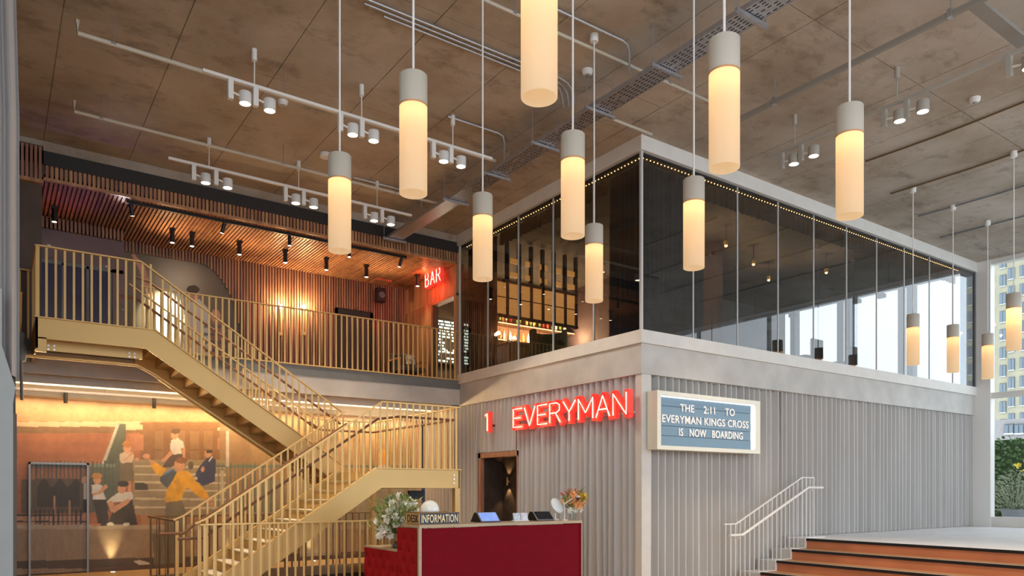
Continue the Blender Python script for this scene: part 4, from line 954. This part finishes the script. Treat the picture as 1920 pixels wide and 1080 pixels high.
# information sign
inf = thing('information_sign', 'dark block sign with gold edges reading INFORMATION on the desk corner', 'sign', (4.9, 8.85, 1.15))
ix0, ix1 = 4.60, 5.20; M['ink'] = mat('midnight blue enamel', (.015, .018, .05), .4); M['goldl'] = mat('pale gold letters', (.75, .60, .34), .35, .4)
MB().box(ix0, ix1, 8.68, 9.06, 1.155, 1.305).build('box', M['ink'], inf)
for (a, b, c_, d) in ((ix0-.006, ix1+.006, 1.150, 1.160), (ix0-.006, ix1+.006, 1.300, 1.310)): MB().box(a, b, 8.672, 9.066, c_, d).build('edge_trim', M['brassd'], inf)
MB().box(ix0-.004, ix0, 8.68, 9.06, 1.16, 1.30).build('side_face', M['brass'], inf)
o = text(inf, 'INFORMATION', .13, (ix0+.02, 8.678, 1.178), (R(90), 0, 0), M['goldl'], ext=.003); o.scale[0] = (ix1-ix0-.04)/max(v.co.x for v in o.data.vertices); o.scale[1] = .105/ max(v.co.y for v in o.data.vertices)
o = text(inf, 'DESK', .13, (ix0-.006, 9.03, 1.178), (R(90), 0, R(-90)), M['ink'], ext=.003); o.scale[0] = .33/max(v.co.x for v in o.data.vertices); o.scale[1] = .105/ max(v.co.y for v in o.data.vertices)
# globe lamp
p = at(806, 960, Y=9.3); p.z = 1.31
t = thing('globe_lamp', 'white glass globe lamp behind the information sign', 'lamp', (p.x, 9.3, 1.0)); MB().ball((p.x, 9.3, 1.33), .135, 24, 14).build('globe', mat('white glass globe', (.85, .86, .80), .15, emit=(1, .9, .7), es=.12, coat=.5), t, smooth=True); MB().lathe([(0, 0), (.07, 0), (.07, .02), (.02, .03), (.02, .43), (0, .43)], (p.x, 9.3, .77), 14).build('base', M['brass'], t, smooth=True)
for k, (px_, lb_) in enumerate(((1041, 'white disc shaped lamp left of the vase of orange flowers'),)):
    q = at(px_, 955, Y=9.0); t = thing('disc_lamp', lb_, 'lamp', (q.x, 9.0, 1.15)); MB().ball((0, 0, 0), .13, 20, 12, sz=.35).build('shade', mat('white glass disc', (.80, .84, .84), .3), t, smooth=True)
    t.children[0].rotation_euler = (R(60), R(20), 0); t.children[0].location = (0, 0, .20); MB().lathe([(0, 0), (.06, 0), (.06, .012), (.012, .02), (.012, .14), (0, .14)], (q.x, 9.0, 1.15), 12).build('stand', M['white'], t, smooth=True)
# tablets
def till(px_, lb_, screen):
    x = (at(px_, 968, Y=8.95)).x; t = thing('till_terminal', lb_, 'till terminal', (x, 8.95, 1.15))
    hw = .165
    MB().prism([(9.10, 1.152), (8.80, 1.152), (8.81, 1.165), (8.99, 1.30), (9.03, 1.30)], x-hw, x+hw, 'YZ').build('housing', M['black'], t) if False else MB().add([(x-hw, 8.83, 1.152), (x+hw, 8.83, 1.152), (x+hw, 9.12, 1.152), (x-hw, 9.12, 1.152), (x-hw, 8.96, 1.285), (x+hw, 8.96, 1.285), (x+hw, 9.02, 1.285), (x-hw, 9.02, 1.285)], [(0,3,2,1),(4,5,6,7),(0,1,5,4),(1,2,6,5),(2,3,7,6),(3,0,4,7)]).build('housing', M['black'], t)
    n_ = Vector((0, -.133, .13)).normalized()*.004
    def q(u, v): return Vector((x-hw+u*2*hw, 8.83+.13*v, 1.152+.133*v)) + n_
    MB().add([q(.0, .02), q(1, .02), q(1, 1), q(0, 1), q(.0, .02)+n_, q(1, .02)+n_, q(1, 1)+n_, q(0, 1)+n_], [(0,3,2,1),(4,5,6,7),(0,1,5,4),(1,2,6,5),(2,3,7,6),(3,0,4,7)]).build('bezel', M['zinc'], t)
    m2_ = n_*2.2
    MB().add([q(.06, .10)+m2_*.5, q(.94, .10)+m2_*.5, q(.94, .93)+m2_*.5, q(.06, .93)+m2_*.5, q(.06, .10)+m2_, q(.94, .10)+m2_, q(.94, .93)+m2_, q(.06, .93)+m2_], [(0,3,2,1),(4,5,6,7),(0,1,5,4),(1,2,6,5),(2,3,7,6),(3,0,4,7)]).build('screen', screen, t)
till(912, 'till with lit blue tablet screen on the desk before the doorway', mat('blue lit screen', (.1, .15, .4), .2, emit=(.22, .33, .72), es=.8, c2=(.2, .3, .6), nscale=9))
till(1015, 'till with dark switched off screen near the flowers', mat('dark glossy screen', (.02, .02, .022), .12))
for k, (px_, c1, lb_) in enumerate(((969, (.35, .42, .60), 'stack of grey blue leaflets on the desk counter, left one'), (983, (.55, .50, .62), 'pale lilac leaflets on the desk beside the dark till'))):
    x = at(px_, 970, Y=8.95).x; t = thing('leaflet_holder', lb_, 'leaflets', (x, 8.95, 1.15))
    MB().add([(x-.06, 8.93, 1.152), (x+.06, 8.93, 1.152), (x+.06, 8.96, 1.152), (x-.06, 8.96, 1.152), (x-.06, 8.955, 1.27), (x+.06, 8.955, 1.27), (x+.06, 8.975, 1.27), (x-.06, 8.975, 1.27)], [(0,3,2,1),(4,5,6,7),(0,1,5,4),(1,2,6,5),(2,3,7,6),(3,0,4,7)]).build('leaflet', mat('printed card', c1, .5, c2=(.85, .85, .85), nscale=25), t)
    MB().box(x-.065, x+.065, 8.92, 8.99, 1.15, 1.165).build('holder', M['white'], t)
# flowers
def blob(mb, c, r, n=6):
    """petalled flower head"""
    ax = Vector((random.uniform(-1, 1), random.uniform(-1, .2), random.uniform(-.2, 1))).normalized(); u = ax.orthogonal().normalized(); v = ax.cross(u)
    for k in range(n):
        a = 2*math.pi*k/n; d = u*math.cos(a)+v*math.sin(a); e = u*-math.sin(a)+v*math.cos(a)
        mb.add([c, c+d*r*.55+e*r*.32+ax*r*.25, c+d*r+ax*r*.35, c+d*r*.55-e*r*.32+ax*r*.25], [(0, 1, 2, 3)])
def leaf(mb, p, d, L, wd):
    d = d.normalized(); s = d.cross(Vector((random.uniform(-1, 1), random.uniform(-1, 1), random.uniform(-1, 1)))).normalized()*wd
    mb.add([p, p+d*L*.45+s, p+d*L, p+d*L*.45-s], [(0, 1, 2, 3)])
GREEN = mat('leaf green', (.16, .26, .06), .5, noise=.3, nscale=20); GREEN2 = mat('pale yellow green leaf', (.36, .42, .14), .5, noise=.3, nscale=20)
def bouquet(name, label, base, vh, vr, spread, hgt, heads, leaves, seed, gm, vcol):
    random.seed(seed); t = thing(name, label, 'flowers', base); b = Vector(base)
    MB().lathe([(0, .0), (vr*.7, 0), (vr, vh*.35), (vr*.75, vh*.8), (vr*.95, vh), (vr*.88, vh), (vr*.68, vh*.8), (vr*.9, vh*.35), (vr*.6, .01), (0, .01)], b, 18).build('vase', vcol, t, smooth=True)
    st_ = MB(); lf = MB(); groups = {}
    for (mt, n_, r_, zr) in heads:
        for k in range(n_):
            mb = MB()
            a = random.uniform(0, 2*math.pi); q = random.uniform(.15, 1); zz_ = random.uniform(*zr)
            c = b + Vector((math.cos(a)*spread*q, math.sin(a)*spread*q*.8, vh + hgt*zz_))
            for _ in range(3): blob(mb, c, r_*random.uniform(.7, 1.1), 6)
            st_.tube([b+Vector((0, 0, vh*.15)), b+Vector((0, 0, vh*.9)), c], .0035, 4)
            mb.build('bloom', mt, t)
    for k in range(leaves):
        a = random.uniform(0, 2*math.pi); q = random.uniform(.1, .9); c = b + Vector((math.cos(a)*spread*q, math.sin(a)*spread*q, vh + hgt*random.uniform(.0, .9)))
        leaf(lf, c, Vector((math.cos(a), math.sin(a), random.uniform(.1, 1.6))), random.uniform(.07, .16), .014)
    st_.build('stems', GREEN, t, kind='stuff'); lf.build('leaves', gm, t, kind='stuff')
VG = glass('clear vase glass', (.90, .93, .92), 1.2)
PW = mat('white petal', (.95, .92, .82), .6); PO = mat('peach petal', (.86, .40, .16), .6); PY = mat('yellow petal', (.85, .62, .05), .6); PP = mat('pink petal', (.70, .34, .30), .6)
q = at(1075, 975, Y=8.85)
bouquet('flower_vase', 'glass vase of orange, yellow and white flowers at the right end of the desk', (q.x, 8.85, 1.15), .17, .055, .18, .30, [(PO, 11, .085, (.2, .85)), (PY, 6, .07, (.35, .8)), (PW, 14, .07, (-.1, .8)), (PP, 6, .06, (.6, 1))], 80, 5, GREEN, VG)
q = at(738, 1010, Y=9.85)
bouquet('flower_arrangement', 'tall white and green flower arrangement on the low desk wing', (q.x, 9.8, .78), .22, .08, .38, .52, [(PW, 70, .07, (-.1, 1.0)), (GREEN2, 26, .06, (.2, 1))], 260, 9, GREEN2, VG)
t = thing('desk_fan_lamp', 'small white angled reading lamp by the orange flowers', 'lamp', (7.22, 8.8, 1.15)); MB().lathe([(0, 0), (.05, 0), (.05, .012), (0, .012)], (7.12, 8.78, 1.15), 12).build('base', M['white'], t); MB().tube([(7.12, 8.78, 1.16), (7.12, 8.78, 1.40), (7.30, 8.76, 1.50)], .008, 6).build('arm', M['white'], t); MB().ball((7.36, 8.76, 1.51), .05, 14, 8, sz=.4).build('head', M['white'], t, smooth=True)
t = thing('desk_phone', 'dark desk telephone and keypad on the low desk wing', 'telephone', (4.85, 9.5, .78))
MB().box(4.72, 4.95, 9.45, 9.75, .78, .83).build('body', mat('slate plastic', (.08, .10, .12), .4), t, bevel=.01); MB().box(4.74, 4.80, 9.47, 9.73, .84, .875).build('handset', M['black'], t, bevel=.012); MB().box(4.83, 4.93, 9.5, 9.66, .831, .842).build('keypad', M['steel'], t)
# small screen unit seen under the landing
t = thing('monitor', 'black back of a monitor under the right landing', 'monitor', (6.3, 12.4, 1.3)); q = at(780, 932, Y=12.4)
MB().box(q.x-.16, q.x+.16, 12.38, 12.43, 1.44, 1.60).build('display', M['black'], t, bevel=.01); MB().tube([(q.x, 12.42, 0), (q.x, 12.42, 1.45)], .02, 8).build('stand', M['black'], t); MB().box(q.x-.2, q.x+.2, 12.3, 12.55, 0, .03).build('foot', M['black'], t)
# ================================================================ LOUNGE INSIDE THE GLAZED BOX
def drape(label, p0, p1, seed, z1=7.2, z0=4.2, out=(0, 1), per=.11, amp=.05, name='dark_drape', m_=None): return pleats(name, label, p0, p1, z0, z1, per, amp, seed=seed, out=out, sharp=2, wob=.03, m_=m_ or M['sheer'])
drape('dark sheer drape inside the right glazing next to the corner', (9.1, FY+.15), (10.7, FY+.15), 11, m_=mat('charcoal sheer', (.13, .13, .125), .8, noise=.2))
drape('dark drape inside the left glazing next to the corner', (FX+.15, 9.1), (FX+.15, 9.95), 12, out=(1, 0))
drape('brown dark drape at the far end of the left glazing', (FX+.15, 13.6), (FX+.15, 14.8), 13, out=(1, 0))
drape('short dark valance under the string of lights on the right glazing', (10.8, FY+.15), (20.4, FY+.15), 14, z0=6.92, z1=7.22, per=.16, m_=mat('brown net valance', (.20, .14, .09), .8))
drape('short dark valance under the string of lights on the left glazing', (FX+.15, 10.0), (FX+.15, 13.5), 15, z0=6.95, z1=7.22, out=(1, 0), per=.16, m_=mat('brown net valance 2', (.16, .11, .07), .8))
M['bead'] = emis('amber bead light', (1, .50, .15), 15)
def beads(label, p0, p1, n, r=.014):
    t = thing('string_lights', label, 'string lights', p0); p0 = Vector(p0); p1 = Vector(p1); mb = MB()
    for k in range(n):
        c = p0 + (p1-p0)*(k+.5)/n; mb.lathe([(.0004, -r), (r*.87, -r*.5), (r*.87, r*.5), (.0004, r)], c, 5)
    mb.build('bulbs', M['bead'], t, kind='stuff'); MB().tube([p0+Vector((0, 0, .01)), p1+Vector((0, 0, .01))], .008, 5).build('cable', M['brassd'], t)
beads('string of small amber lights along the top of the right glazing', (9.0, FY+.07, 7.235), (20.3, FY+.07, 7.235), 130, .011)
beads('string of small amber lights along the top of the left glazing', (FX+.07, 9.05, 7.235), (FX+.07, 14.7, 7.235), 66, .011)
# back bar
bb = thing('back_bar', 'lit back bar shelving seen through the left glazing', 'back bar', (12, 16.4, 4.15))
wb_ = mat('warm dark timber', (.16, .08, .04), .5)
bx0, bx1 = 10.9, 13.5
MB().box(bx0, bx1, 16.55, 16.6, 4.15, 6.4).build('back_panel', wb_, bb)
M['led'] = emis('amber led strip', (1, .45, .15), 14)
zs = (5.15, 5.60, 6.05)
for z in zs:
    s = MB().box(bx0, bx1, 16.2, 16.55, z-.03, z).build('shelf', wb_, bb); MB().box(bx0, bx1, 16.19, 16.2, z-.03, z-.012).build('led_strip', M['led'], s)
s = MB().box(bx0, bx1, 16.2, 16.55, 6.36, 6.4).build('top_shelf', wb_, bb); MB().box(bx0, bx1, 16.19, 16.2, 6.36, 6.39).build('led_strip', M['led'], s)
MB().box(bx0, bx1, 16.1, 16.55, 4.15, 4.95).build('base_cabinet', wb_, bb)
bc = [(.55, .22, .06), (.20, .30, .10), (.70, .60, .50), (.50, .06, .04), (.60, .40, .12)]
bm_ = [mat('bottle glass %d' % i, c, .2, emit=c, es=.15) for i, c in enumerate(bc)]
protos = []
for i, mm_ in enumerate(bm_):
    t = thing('bottle', ('amber brown', 'dark green', 'pale clear', 'deep red', 'golden')[i] + ' bottle standing on the lit back bar shelves', 'bottle', (0, 0, 0), ('amber brown', 'dark green', 'pale clear', 'deep red', 'golden')[i] + ' bottles on the back bar shelves')
    MB().lathe([(0, 0), (.037, 0), (.037, .16), (.012, .21), (.012, .27), (0, .27)], (0, 0, 0), 8).build('glass', mm_, t, smooth=True); MB().lathe([(0, 0), (.015, 0), (.015, .03), (0, .03)], (0, 0, .262), 8).build('cap', M['black'], t)
    protos.append([t, False])
random.seed(4)
for z in zs:
    x = bx0 + .12
    while x < bx1-.1:
        p_ = random.choice(protos); loc = (x, 16.33+random.uniform(-.04, .06), z)
        if not p_[1]: p_[0].location = loc; p_[1] = True
        else: copy_tree(p_[0], loc)
        x += random.uniform(.11, .2)
for k in range(4): light('POINT', (11.2+k*.7, 16.0, 5.9), 110, WARM, .06)
ct = thing('bar_counter', 'dark timber bar counter before the lit shelves', 'bar counter', (11.8, 15, 4.15)); MB().box(10.2, 13.3, 14.7, 15.2, 4.15, 5.15).build('body', M['panel'], ct); MB().box(10.1, 13.35, 14.6, 15.3, 5.15, 5.2).build('top', M['walnut'], ct)
# glowing amber window shapes added in place of a reflection in the left glazing
asn = thing('amber_reflection', 'added glowing amber window shapes standing in for a reflection in the left glazing', 'reflection stand-in', (10.6, 14, 5.5)); M['amb'] = mat('amber window reflection', (.16, .08, .02), .4, emit=(1, .42, .10), es=.95, noise=.2)
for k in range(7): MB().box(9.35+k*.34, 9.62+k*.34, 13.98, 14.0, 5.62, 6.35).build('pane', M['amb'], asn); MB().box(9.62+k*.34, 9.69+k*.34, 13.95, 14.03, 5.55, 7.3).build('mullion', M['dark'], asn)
for z in (5.56, 6.35, 6.0): MB().box(9.3, 11.75, 13.95, 14.03, z, z+(.06 if z != 6.0 else .015)).build('transom', M['dark'], asn)
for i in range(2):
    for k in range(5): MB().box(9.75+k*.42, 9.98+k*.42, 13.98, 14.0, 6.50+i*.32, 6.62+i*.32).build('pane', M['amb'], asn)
# green armchairs
for i, (x, y, lb_) in enumerate(((10.0, 12.9, 'green velvet armchair in the bar behind the left glazing, near the drape'), (11.6, 10.9, 'olive green armchair in the bar near the glazed corner'), (10.4, 14.2, 'lime green armchair beside the bar counter'))):
    t = thing('lounge_armchair', lb_, 'armchair', (x, y, 4.15)); g_ = mat('green velvet %d' % i, (.09, .12, .02) if i != 1 else (.06, .09, .03), .8, sheen=.3)
    MB().box(x-.35, x+.35, y-.35, y+.35, 4.4, 4.62).build('seat', g_, t, bevel=.05)
    MB().prism([(math.cos(a)*.42+x, math.sin(a)*.42+y) for a in [R(-60+k*24) for k in range(11)]] + [(math.cos(a)*.32+x, math.sin(a)*.32+y) for a in [R(180-k*24) for k in range(11)]], 4.45, 5.1, 'XY').build('backrest', g_, t)
    for sx in (-.28, .28):
        for sy in (-.28, .28): MB().tube([(x+sx, y+sy, 4.15), (x+sx*.9, y+sy*.9, 4.4)], .015, 6).build('leg', M['brass'], t)
# warm ceiling lamps in lounge
for i, (x, y, lb_) in enumerate(((12.5, 12.5, 'small warm ceiling lamp in the bar, farthest'), (13.0, 10.5, 'small amber ceiling lamp behind the right glazing, first from the corner'), (14.6, 11.0, 'bright amber ceiling lamp behind the right glazing'), (16.0, 11.6, 'small amber ceiling lamp in the middle of the lounge'), (16.6, 10.4, 'amber ceiling lamp near the lounge windows'), (12.0, 11.2, 'amber ceiling lamp close to the charcoal drape'))):
    t = thing('lounge_lamp', lb_, 'ceiling lamp', (x, y, 6.9)); MB().lathe([(0, 0), (.035, .0), (.05, .05), (.05, .1), (0, .1)], (x, y, 6.9), 12).build('shade', M['brass'], t, smooth=True); MB().ball((x, y, 6.9), .035, 10, 6).build('bulb', M['bead'], t, smooth=True); MB().tube([(x, y, 7.0), (x, y, 7.34)], .006, 5).build('cord', M['black'], t)
    light('POINT', (x, y, 6.8), 26, WARM, .05)
lt = thing('lounge_track', 'black ceiling track with spotlights before the bright lounge windows', 'track light', (18, 11, 6.9))
MB().box(18.5, 18.55, 9.6, 14.3, 6.70, 6.74).build('track', M['black'], lt)
for y in (10.05, 10.7, 12.6, 13.3): MB().box(18.46, 18.6, y-.05, y+.13, 6.50, 6.60).build('spot_head', M['black'], lt); MB().box(18.51, 18.54, y-.01, y+.01, 6.6, 6.7).build('stem', M['black'], lt)
for y in (9.9, 13.9): MB().tube([(18.52, y, 6.74), (18.52, y, 7.34)], .006, 5).build('rod', M['black'], lt)
for i, (x, lb_) in enumerate(((hx(1450, 9.55), 'dark lounge chair behind the ledge of the right glazing, left one'), (hx(1530, 9.55), 'dark lounge chair behind the ledge of the right glazing, middle one'), (hx(1595, 9.55), 'dark lounge chair behind the ledge of the right glazing, right one'))):
    t = thing('lounge_chair', lb_, 'chair', (x, 9.8, 4.15)); MB().box(x-.3, x+.3, 9.6, 10.1, 4.45, 4.58).build('seat', M['steel'], t, bevel=.02); MB().box(x-.22, x+.22, 9.5, 9.56, 4.5, 4.93).build('backrest', M['dark'], t, bevel=.03)
    for sx in (-.26, .26):
        for y in (9.56, 10.05): MB().box(x+sx-.015, x+sx+.015, y-.015, y+.015, 4.15, 4.45).build('leg', M['black'], t)
# grey blinds beside the lounge mullions
for y, lb_ in ((10.78, 'grey roller blind edge beside the near lounge mullion'), (12.63, 'grey roller blind edge beside the far lounge mullion')):
    t = tag(MB().box(21.0, 21.04, y-.02, y+.18, 4.16, 7.3).build('window_blind', mat('grey blind', (.40, .43, .44), .8)), lb_, 'blind')
# menu board seen in the bar opening
t = thing('menu_board', 'dark menu board with glowing white lines seen through the bar opening', 'menu board', (9.6, 16.9, 5.2))
q = at(840, 600, Y=17.1); MB().box(q.x-.55, q.x+.75, 17.1, 17.15, 4.95, 6.15).build('board', M['dark'], t)
M['mtext'] = emis('lit menu lines', (.85, 1, .8), 1.6)
random.seed(3); m = MB()
for k in range(14):
    z = 5.0+k*.08; x = q.x-.45
    while x < q.x+.6:
        L_ = random.uniform(.06, .2)
        if random.random() < .8: m.box(x, min(x+L_, q.x+.65), 17.09, 17.1, z, z+.045)
        x += L_+.04
m.build('menu_lines', M['mtext'], t)
for px_ in (836, 852):
    q = at(px_, 658, Y=16.6); t = thing('bar_table_lamp', 'small bright lamp in the bar opening, %s one' % ('left' if px_ < 840 else 'right'), 'lamp', (q.x, 16.6, q.z)); MB().ball(q, .04, 10, 6).build('bulb', M['lens'], t, smooth=True); MB().tube([q-Vector((0, 0, .04)), (q.x, 16.6, 4.15)], .012, 6).build('stem', M['brass'], t); MB().lathe([(0, 0), (.1, 0), (.1, .02), (0, .02)], (q.x, 16.6, 4.15), 12).build('base', M['black'], t)
    light('POINT', q+Vector((0, -.1, .05)), 8, WARM2, .04)
# ================================================================ OUTSIDE
struct(MB().box(21.3, 60, -60, 60, .4, .6).build('ground_outside', mat('pavement', (.42, .42, .40), .8)))
random.seed(12)
hd = thing('green_hedge', 'tall leafy green hedge outside the right window', 'hedge', (24.6, 8, .6))
MB().box(24.5, 24.9, 1.0, 13, .6, 3.1).build('hedge_core', mat('dark hedge', (.05, .10, .03), .9, noise=.4), hd)
lf = MB()
for k in range(5200):
    p = Vector((24.46 + random.uniform(-.10, .04), random.uniform(1, 13), random.uniform(.6, 3.18))); d = Vector((random.uniform(-1, -.1), random.uniform(-1, 1), random.uniform(-1, .6)))
    leaf(lf, p, d, random.uniform(.10, .17), .05)
lf.build('foliage', mat('hedge leaf', (.14, .24, .08), .6, noise=.5, nscale=3), hd, kind='stuff')
q = at(1902, 968, X=22.6)
pt = thing('planter', 'grey round planter with a feathery silvery shrub outside the window', 'planter', (22.6, q.y, .6)); MB().lathe([(0, 0), (.16, 0), (.24, .12), (.30, .42), (.33, .5), (.30, .5), (.27, .44), (0, .44)], (22.6, q.y, .6), 20).build('pot', mat('grey stone pot', (.22, .23, .24), .7), pt, smooth=True)
lf = MB()
for k in range(900):
    a = random.uniform(0, 6.28); rr_ = random.uniform(.02, .62); h = random.uniform(.0, 1.15)*(1-rr_*.6); p = Vector((22.6+math.cos(a)*rr_*.9, q.y+math.sin(a)*rr_, 1.05+h)); leaf(lf, p, Vector((math.cos(a), math.sin(a), random.uniform(-.3, 1))), random.uniform(.08, .16), .012)
for k in range(24): a = random.uniform(0, 6.28); lf.tube([(22.6, q.y, 1.0), (22.6+math.cos(a)*.5, q.y+math.sin(a)*.5, 1.5+random.random()*.5)], .006, 4)
lf.build('foliage', mat('silvery green leaf', (.34, .37, .24), .6, noise=.4, nscale=6), pt, kind='stuff')
m = MB()
for k in range(26): blob(m, Vector((22.5+random.uniform(-.3, .3), q.y+random.uniform(-.7, -.1), 2.1+random.uniform(-.2, .3))), .07, 5)
m.build('yellow_blooms', PY, pt, kind='stuff')
# apartment block
M['brick'] = mat('pale buff brick', (.34, .31, .215), .8, noise=.08, nscale=.6); M['winf'] = mat('dark window frame', (.10, .11, .12), .5); M['pane2'] = mat('bluish window pane', (.10, .14, .17), .1, spec=.9)
ap = thing('apartment_block', 'cream brick apartment block with rows of windows beyond the right glazing', 'building', (146, 50, 0))
MB().box(140, 160, 36, 61.0, -2, 62).build('wall', M['brick'], ap)
fr0 = pn0 = None
def bwin(X, y, z, w_, h_, par):
    f = MB().box(X-.15, X+.05, y-w_/2, y+w_/2, z, z+h_).build('window', M['winf'], par)
    for s in (-1, 1): MB().box(X-.2, X-.15, y+s*w_*.25-w_*.2, y+s*w_*.25+w_*.2, z+.1, z+h_-.1).build('pane', M['pane2'], f)
    MB().box(X-.22, X-.15, y-w_/2, y+w_/2, z+h_*.0, z+.12).build('window_sill', M['offwhite'], f)
for r_ in range(15):
    z = 9.5 + r_*3.05
    if 920-(z-CAMZ)*F/105 < 380: break
    for c_, (px_, ww) in enumerate(((1858, .95), (1881, .95), (1897, .95), (1919, 1.0), (1821, 1.0))):
        dx, dy = ray(px_); y = 140/dx*dy; bwin(140, y, z + (.0 if c_ != 1 else -.9), ww, 2.0, ap)
mb_ = thing('brick_tower', 'mauve brown building strip beside the white window post', 'building', (90, 37, 0)); y0_ = 90/ray(1853)[0]*ray(1853)[1]; y1_ = 90/ray(1839)[0]*ray(1839)[1]
MB().box(90, 90.4, y0_, y1_, 0, 26).build('wall', mat('mauve brick', (.30, .20, .18), .8), mb_)
for k in range(9): MB().box(89.8, 90, y0_, y1_, 2+k*2.9, 2.3+k*2.9).build('balcony_edge', M['offwhite'], mb_)
gb = thing('grey_building', 'low grey stone building behind the hedge', 'building', (70, 20, 0)); y1_ = 70/ray(1850)[0]*ray(1850)[1]
MB().box(70, 76, 10, y1_, 0, CAMZ + (920-787)/F*70/ray(1880)[0]).build('wall', mat('grey stone', (.30, .28, .27), .8, noise=.1), gb)
for px_ in (1893, 1912):
    dx, dy = ray(px_); bwin(70, 70/dx*dy, CAMZ+(920-815)/F*70/dx, .7, .9, gb)
# people-free daylight: soft skylight through the open glazed front is given by the world
